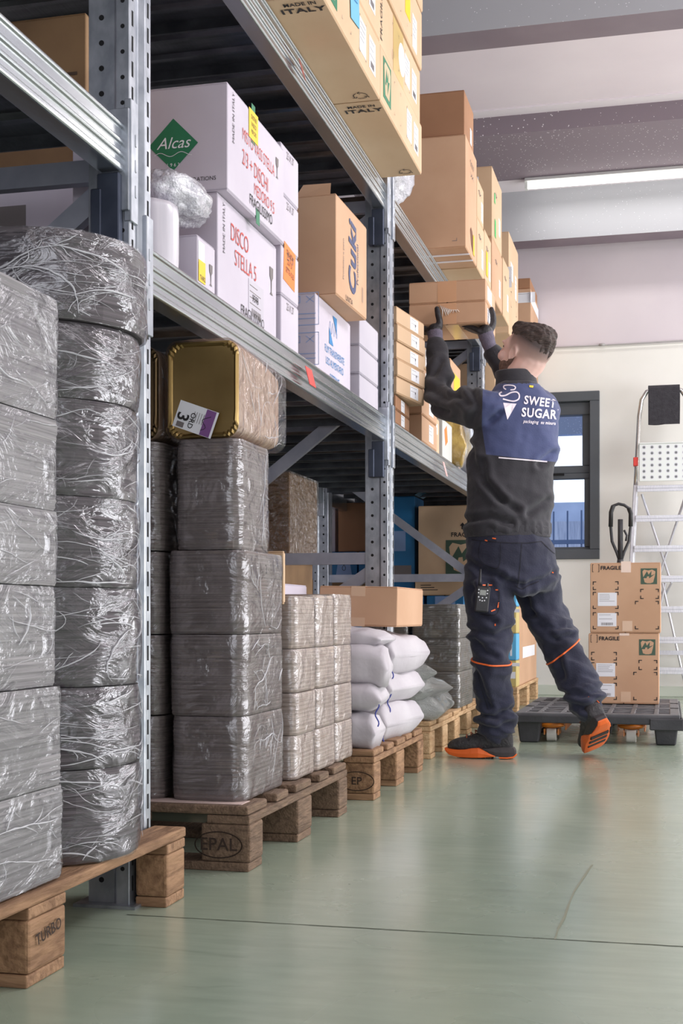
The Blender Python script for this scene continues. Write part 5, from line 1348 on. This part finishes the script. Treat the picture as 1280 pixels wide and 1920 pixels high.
def mdecal(name, pts, m=None, par=None, bvh=None, w=None):
    """closed outline or ribbon given on the cloth"""
    if w is None:
        vs = []; 
        me = bpy.data.meshes.new(name); me.from_pydata([(x/100, -y/100, 0) for x, y in pts], [], [tuple(range(len(pts)))])
    else:
        mb = MB()
        for i in range(len(pts)-1):
            (x0, y0), (x1, y1) = pts[i], pts[i+1]; l = math.hypot(x1-x0, y1-y0) or 1; nx, ny = -(y1-y0)/l*w/2, (x1-x0)/l*w/2
            ex, ey = (x1-x0)/l*w*.2, (y1-y0)/l*w*.2
            mb.quad(*[((a)/100, -(b)/100, 0) for a, b in ((x0+nx-ex, y0+ny-ey), (x0-nx-ex, y0-ny-ey), (x1-nx+ex, y1-ny+ey), (x1+nx+ex, y1+ny+ey))])
        me = bpy.data.meshes.new(name); me.from_pydata(mb.v, [], mb.f)
    return decal(name, me, 0, 0, 100, 0, m or white_print, par or jk, bvh)
tdecal('o', 1046, 768, 3, 0, 0)
mdecal('collar_tab', [(992, 722), (1000, 723), (999, 727), (992, 726)], yellow_p)
mdecal('printed_cone', [(943, 755), (968, 757), (951, 787)])
sw = [(940, 735), (936, 738), (939, 742), (948, 741), (958, 736), (968, 735), (973, 740), (972, 748), (964, 752), (954, 751), (943, 748)]
sw2 = [(948, 730), (944, 727), (945, 723), (953, 722), (962, 723), (966, 726), (964, 730), (957, 731)]
def smooth2(P_, k=5):
    o_ = []
    for i in range(len(P_)-1):
        p0, p1, p2, p3 = P_[max(i-1, 0)], P_[i], P_[i+1], P_[min(i+2, len(P_)-1)]
        for q in range(k):
            t = q/k; o_.append(tuple(.5*((2*p1[c])+(p2[c]-p0[c])*t+(2*p0[c]-5*p1[c]+4*p2[c]-p3[c])*t*t+(3*p1[c]-p0[c]-3*p2[c]+p3[c])*t**3) for c in (0, 1)))
    return o_+[P_[-1]]
mdecal('printed_swirl', smooth2(sw), w=2.6); mdecal('printed_swirl', smooth2(sw2), w=2.2)
mdecal('white_piping', [(935+i*5, 858+i*.42) for i in range(19)], w=2.4)
# collar and hem band
nk = MB(); R = []
for u, (yy, xx, w, d, o_) in enumerate(((736, 969, .100, .088, 0), (722, 968, .088, .080, 0), (710, 967, .083, .078, 0), (699, 966, .085, .078, 0), (697, 966, .081, .074, 0), (712, 967, .076, .070, 0))):
    R.append(ering(at(xx, yy, 5.36), w, d, 32, p=1))
nk.loft(R, False)
wear('collar', nk.mesh('collar'), fabric_black, par=jk).data.polygons.foreach_set('use_smooth', [True]*len(nk.f))
hmb = MB(); hmb.loft([ering(at(951, y, 5.29), w, d, 32) for y, w, d in ((1009, .166, .124), (1007, .174, .131), (990, .175, .132), (986, .170, .128))], False)
wear('hem_band', hmb.mesh('hem'), fabric_black, par=jk)
# cuffs
for w_, e_, r_ in ((wrL, elL, .037), (wrR, elR, .036)):
    dv = (e_-w_).normalized(); b_0 = w_+dv*(.0 if e_ is elL else .035)
    c_ = MB(); c_.tube([b_0-dv*.004, b_0, b_0+dv*.045, b_0+dv*.055], [r_*.9, r_, r_*1.05, r_*.95], 20); wear('cuff', c_.mesh('cuff'), fabric_black, par=jk)

# --- trousers
t = MB()
t.loft([ering(at(x, y, dd), w, d, 32) for y, x, w, d, dd in ((1000, 951, .160, .118, 5.29), (1025, 956, .176, .130, 5.28), (1055, 960, .184, .138, 5.28), (1085, 961, .182, .136, 5.28), (1108, 962, .165, .118, 5.28))])
legL = [(1070, 915, .092, 5.25), (1110, 919, .098, 5.23), (1150, 921, .089, 5.21), (1190, 921, .077, 5.20), (1232, 923, .070, 5.19), (1262, 922, .076, 5.20), (1300, 926, .071, 5.23), (1335, 931, .070, 5.25), (1354, 928, .073, 5.25), (1374, 928, .054, 5.25)]
legR = [(1070, 1000, .092, 5.34), (1110, 1012, .088, 5.34), (1150, 1022, .076, 5.33), (1190, 1040, .079, 5.30), (1225, 1056, .070, 5.28), (1262, 1078, .075, 5.26), (1290, 1090, .071, 5.24), (1312, 1097, .066, 5.21), (1330, 1101, .052, 5.19)]
def leg(L_): skin_tube(t, [at(x, y, dd) for y, x, r_, dd in L_], [r_ for y, x, r_, dd in L_], 22)
leg(legL); leg(legR)
t.ell(at(940, 1068, 5.20), (.09, .05, .10), 16, 10); t.ell(at(990, 1068, 5.23), (.09, .05, .10), 16, 10)
# thigh pocket bulges
t.ell(at(903, 1118, 5.17), (.045, .05, .075), 14, 10); t.ell(at(1052, 1160, 5.34), (.03, .05, .06), 14, 10)
knees = [at(921, 1225, 5.2), at(1048, 1208, 5.28)]; ankles = [at(927, 1350, 5.24), at(1098, 1318, 5.2)]
def tfold(c):
    f = 0
    q = noise.noise((c.x*8, c.y*8, c.z*11+c.x*6))*.012 + (.35-abs(noise.noise((c.x*11-c.z*5, c.y*9, c.z*9+c.x*9))))*.010
    for kk in knees:
        d_ = (c-kk).length; f += max(0, 1-d_/.20)*(.3-abs(noise.noise((c.x*9, c.y*9, c.z*22+c.x*8))))*.030
    for kk in ankles:
        d_ = (c-kk).length; f += max(0, 1-d_/.16)*((.3-abs(noise.noise((c.x*8+3, c.y*8, c.z*30+c.x*14))))*.044)
    cr_ = at(965, 1110, 5.25); d_ = (c-cr_).length
    f += max(0, 1-d_/.22)*(.3-abs(noise.noise((c.x*10-c.z*10, c.y*10, c.z*14+c.x*6))))*.026
    f += creases(c, TC, 6.0, .010)
    return q+f+.002*noise.noise((c.x*35, c.y*35, c.z*60))
tm_ = fuse(t, .0075, 3, tfold)
tb = BVHTree.FromPolygons([v.co.copy() for v in tm_.vertices], [tuple(p_.vertices) for p_ in tm_.polygons])
tr_o = wear('trousers', tm_, fabric_trouser, 'dark navy work trousers with orange piping')
def band(c, ax, r0, col, wd, name, start=0, end=2*PI):
    """piping wrapped round a leg"""
    ax = ax.normalized(); u = ax.cross(Vector((0, 1, 0))).normalized(); w = ax.cross(u); P_ = []
    for k in range(41):
        a = start+(end-start)*k/40; d_ = u*math.cos(a)+w*math.sin(a); h_ = tb.ray_cast(c+d_*.16, -d_)
        if h_[0] is not None and (h_[0]-c).length < .14: P_.append(h_[0]+d_*.002)
    if len(P_) > 3:
        mb = MB(); mb.tube(P_, wd, 6); wear(name, mb.mesh(name), col, par=tr_o)
band(at(923, 1240, 5.19), Vector((.12, -.16, 1)), .07, orange_m, .0035, 'orange_piping')
band(at(1056, 1222, 5.28), Vector((-.62, -.12, .80)), .07, orange_m, .0035, 'orange_piping')
for P_ in ([(905, 1097), (911, 1097)], [(914, 1097), (922, 1097)], [(929, 1106), (933, 1106)], [(935, 1130), (933, 1139)], [(921, 1146), (928, 1143)], [(928, 1170), (928, 1173)], [(909, 1013), (913, 1014)], [(923, 1009), (929, 1010)], [(1035, 1073), (1037, 1074)]):
    mdecal('orange_stitching', P_, orange_m, tr_o, tb, w=2.2)
mdecal('belt_line', [(884, 1012), (900, 1014), (930, 1016), (960, 1018), (990, 1018), (1015, 1015)], mk('trouser_seam', (28, 27, 36), rough=.9), tr_o, tb, w=1.6)
for P_ in ([(900, 1015), (897, 1045), (915, 1062), (935, 1062), (938, 1018)], [(935, 1106), (932, 1150), (900, 1152)], [(1015, 1015), (1030, 1030), (1042, 1040)], [(965, 1098), (978, 1104), (990, 1098), (1010, 1090)], [(978, 1018), (975, 1060), (970, 1100)], [(895, 1262), (905, 1300), (915, 1330)]):
    mdecal('stitched_seam', smooth2(P_, 6), MATS['trouser_seam'], tr_o, tb, w=1.3)
# walkie talkie clipped on the thigh pocket
wp = hit(905, 1118, .004, tb)
wt = empty('walkie_talkie', wp-ray(905, 1118).normalized()*.016, 'black walkie talkie clipped to the thigh pocket of the trousers', 'radio')
wt.rotation_euler = (0, math.radians(6), YAW*.3)
wk = mk('radio_plastic', (40, 40, 44), rough=.4)
MB().box(-.026, -.014, -.062, .026, .016, .040).build('casing', wk, wt, bevel=.006, seg=2)
MB().tube([(-.016, .002, .038), (-.018, .002, .060), (-.020, .002, .105)], [.007, .006, .004], 10).build('aerial', wk, wt, smooth=True)
MB().cyl((.012, .002, .040), (.012, .002, .052), .006, 12).build('knob', wk, wt)
MB().box(-.012, -.0155, .004, .012, -.0138, .024).build('screen', mk('radio_screen', (150, 154, 150), rough=.3), wt)
bt_ = MB()
for x, z in ((-.017, .012), (.017, .012), (-.015, -.004), (0, -.006), (.015, -.004), (-.009, -.016), (.009, -.016), (-.017, .024), (.017, .024), (0, -.018)): bt_.cyl((x, -.0138, z), (x, -.0158, z), .0028, 8)
bt_.build('buttons', white_p, wt)
gr_ = MB()
for k in range(6): gr_.box(-.015, -.0148, -.030-k*.005, .015, -.0139, -.028-k*.005)
gr_.build('speaker_grille', plast, wt)

# --- gloves: palm, four fingers, thumb
def glove(W_, palm, fingers, thumb, e_, label):
    g_ = MB(); dv = (W_-e_).normalized()
    skin_tube(g_, [W_-dv*.035, W_, W_*.4+palm*.6, palm], [.030, .029, .033, .034], 16)
    for fp in fingers:
        skin_tube(g_, [palm*.4+Vector(fp[0])*.6]+[Vector(q) for q in fp], [.017, .0135, .0125, .0115, .0098], 10)
    skin_tube(g_, [palm*.75+W_*.25]+[Vector(q) for q in thumb], [.020, .0165, .0145, .0135, .0115], 10)
    # fill the palm between the finger roots
    for a, b in zip(fingers[:-1], fingers[1:]):
        g_.ell((Vector(a[0])+Vector(b[0]))/2*.6+palm*.4, (.020, .020, .017), 10, 8)
    me = fuse(g_, .0034, 2)
    cx_ = (palm+W_)/2
    for p_ in me.polygons:
        c = p_.center; s = (c-W_).dot((palm-W_).normalized()); p_.material_index = 1 if s < (palm-W_).length*.92 else 0
    o = wear('glove', me, [glove_black, glove_grey], label)
    return o
def fing(px, py, d, k, vec): return [at(a, b, c)+Vector(vec)*k for a, b, c in zip(px, py, d)]
palmL = at(815, 621, 5.615)
FL = [[at(806, 621, 5.625), at(794, 616, 5.635), at(783, 612, 5.645), at(776, 607, 5.655)],
      [at(806, 622, 5.650), at(793, 618, 5.668), at(781, 616, 5.688), at(773, 613, 5.705)],
      [at(808, 624, 5.672), at(796, 621, 5.695), at(785, 619, 5.718), at(778, 617, 5.738)],
      [at(812, 626, 5.692), at(802, 624, 5.715), at(793, 623, 5.735), at(787, 621, 5.750)]]
TL = [at(822, 617, 5.610), at(824, 603, 5.612), at(821, 590, 5.617), at(819, 579, 5.622)]
glove(wrL, palmL, FL, TL, elL, 'left glove, thumb up against the carton front')
palmR = at(909, 623, 5.655)
FR = [[at(900, 622, 5.640), at(888, 616, 5.650), at(876, 612, 5.662), at(867, 609, 5.672)],
      [at(901, 622, 5.668), at(889, 618, 5.688), at(878, 615, 5.705), at(869, 613, 5.722)],
      [at(904, 624, 5.692), at(893, 620, 5.715), at(883, 618, 5.735), at(876, 616, 5.752)],
      [at(908, 626, 5.708), at(899, 623, 5.733), at(891, 621, 5.755), at(885, 620, 5.77)]]
TR = [at(919, 618, 5.660), at(924, 606, 5.672), at(924, 592, 5.68), at(921, 580, 5.685)]
glove(wrR, palmR, FR, TR, elR, 'right glove, thumb against the carton side')

# --- shoes
TREAD = mk('dark_tread_rubber', (52, 46, 44), rough=.7)
def shoe(M_, name, label, glove_=None):
    up = MB(); R = []
    for x, w, h0, z0_ in ((-.146, .020, .066, .030), (-.138, .032, .086, .024), (-.115, .037, .096, .022), (-.085, .038, .104, .022), (-.050, .038, .098, .022), (-.015, .038, .084, .022), (.025, .042, .070, .022), (.065, .047, .062, .022), (.100, .047, .058, .024), (.128, .040, .050, .026), (.146, .026, .040, .030)):
        ring = []
        for j in range(20):
            a = 2*PI*j/20; c, s = math.cos(a), math.sin(a); h = h0*1.22
            ring.append((x, c*w*(1 if s < .2 else (1-.35*(s-.2))), z0_+(h-z0_)*(.5+.5*(abs(s)**.8)*(1 if s > 0 else -1))))
        R.append(ring)
    up.loft(R)
    o = up.build(name, shoe_black, worker, smooth=True); o.matrix_local = Matrix.Translation(-WO) @ M_; o['label'] = label
    sub = o.modifiers.new('sub', 'SUBSURF'); sub.levels = 1; sub.render_levels = 2
    def slab(prof, wf, m, nm):
        """outsole piece: prof = (x, z bottom, z top) along the foot"""
        R = []
        for x, za, zb in prof:
            t_ = (x+.155)/.31; w = (.051 if t_ > .45 else .047)*max(.18, math.sin(min(1, (1-abs(t_-.52)*1.66))*PI/2)**.55)*wf
            R.append([(x, -w*.97, zb), (x, -w*1.03, (za+zb)/2), (x, -w*.95, za+.002), (x, -w*.6, za), (x, w*.6, za), (x, w*.95, za+.002), (x, w*1.03, (za+zb)/2), (x, w*.97, zb)])
        q = MB().loft(R).build(nm, m, o, bevel=.0015); return q
    slab([(-.075, .006, .010), (-.05, .004, .018), (-.025, .002, .030), (0, .001, .038), (.03, 0, .036), (.06, 0, .031), (.09, .001, .029), (.115, .004, .030), (.135, .009, .032), (.150, .018, .034), (.155, .026, .034)], 1.0, shoe_orange, 'sole')
    slab([(-.158, .016, .030), (-.152, .007, .040), (-.135, .003, .044), (-.10, .005, .042), (-.07, .008, .040), (-.045, .018, .037), (-.02, .030, .036)], .985, mk('dark_heel_foam', (58, 52, 54), rough=.6), 'heel_wedge')
    slab([(-.162, .012, .018), (-.150, .002, .009), (-.125, -.001, .006), (-.09, 0, .006)], 1.02, shoe_orange, 'heel_strip')
    for k in (2, 3, 4):
        x0 = -.135+k*.040; MB().box(x0, -.036, -.0015, x0+.022, .036, .006).build('tread', TREAD, o, bevel=.002)
    lc = MB()
    for k in range(4): x = -.005+k*.020; z = .104-k*.009; lc.tube([(x, -.026, z-.004), (x+.006, 0, z+.004), (x, .026, z-.004)], .0028, 6)
    lc.tube([(-.01, 0, .112), (-.02, .018, .122), (-.012, .028, .102)], .0022, 6); lc.build('laces', mk('black_orange_lace', (60, 44, 40), (200, 96, 50), 60, rough=.7), o)
    MB().tube([(-.134, .012, .104), (-.148, .005, .112), (-.151, 0, .116), (-.148, -.005, .112), (-.134, -.012, .104)], .0022, 8).build('heel_loop', orange_m, o)
    MB().tube([(-.085, -.0375, .098), (-.105, -.036, .116), (-.128, -.024, .112), (-.120, -.033, .090)], .0022, 8).tube([(-.085, .0375, .098), (-.105, .036, .116), (-.128, .024, .112), (-.120, .033, .090)], .0022, 8).build('orange_heel_trim', orange_m, o)
    return o
toe, heel = onZ(838, 1420, 0), onZ(960, 1424, 0)
dx_ = (toe-heel).normalized(); mid = (toe+heel)/2; ang = math.atan2(dx_.y, dx_.x)
Ls = (toe-heel).length/.30
shoe(Matrix.Translation((mid.x, mid.y+.02, .0015)) @ Matrix.Rotation(ang, 4, 'Z') @ Matrix.Scale(Ls*1.03, 4) @ Matrix.Scale(1.22, 4, (0, 0, 1)), 'shoe', 'left shoe flat on the floor')
# rear foot: toe on the floor, heel raised
tz = onZ(1112, 1416, 0); hd = (at(1130, 1370, 5.12)-tz); 
fx = -hd.normalized(); fy = Vector((0, 0, 1)).cross(fx).normalized(); fz = fx.cross(fy)
rot_ = Matrix((fx, fy, fz)).transposed().to_4x4()
roll_ = Matrix.Rotation(math.radians(-24), 4, 'X')
Mx = Matrix.Translation(tz - fx*.145 + Vector((0, 0, .012))) @ rot_ @ roll_ @ Matrix.Scale(1.10, 4)
shoe(Mx, 'shoe', 'right shoe with raised heel and orange sole')
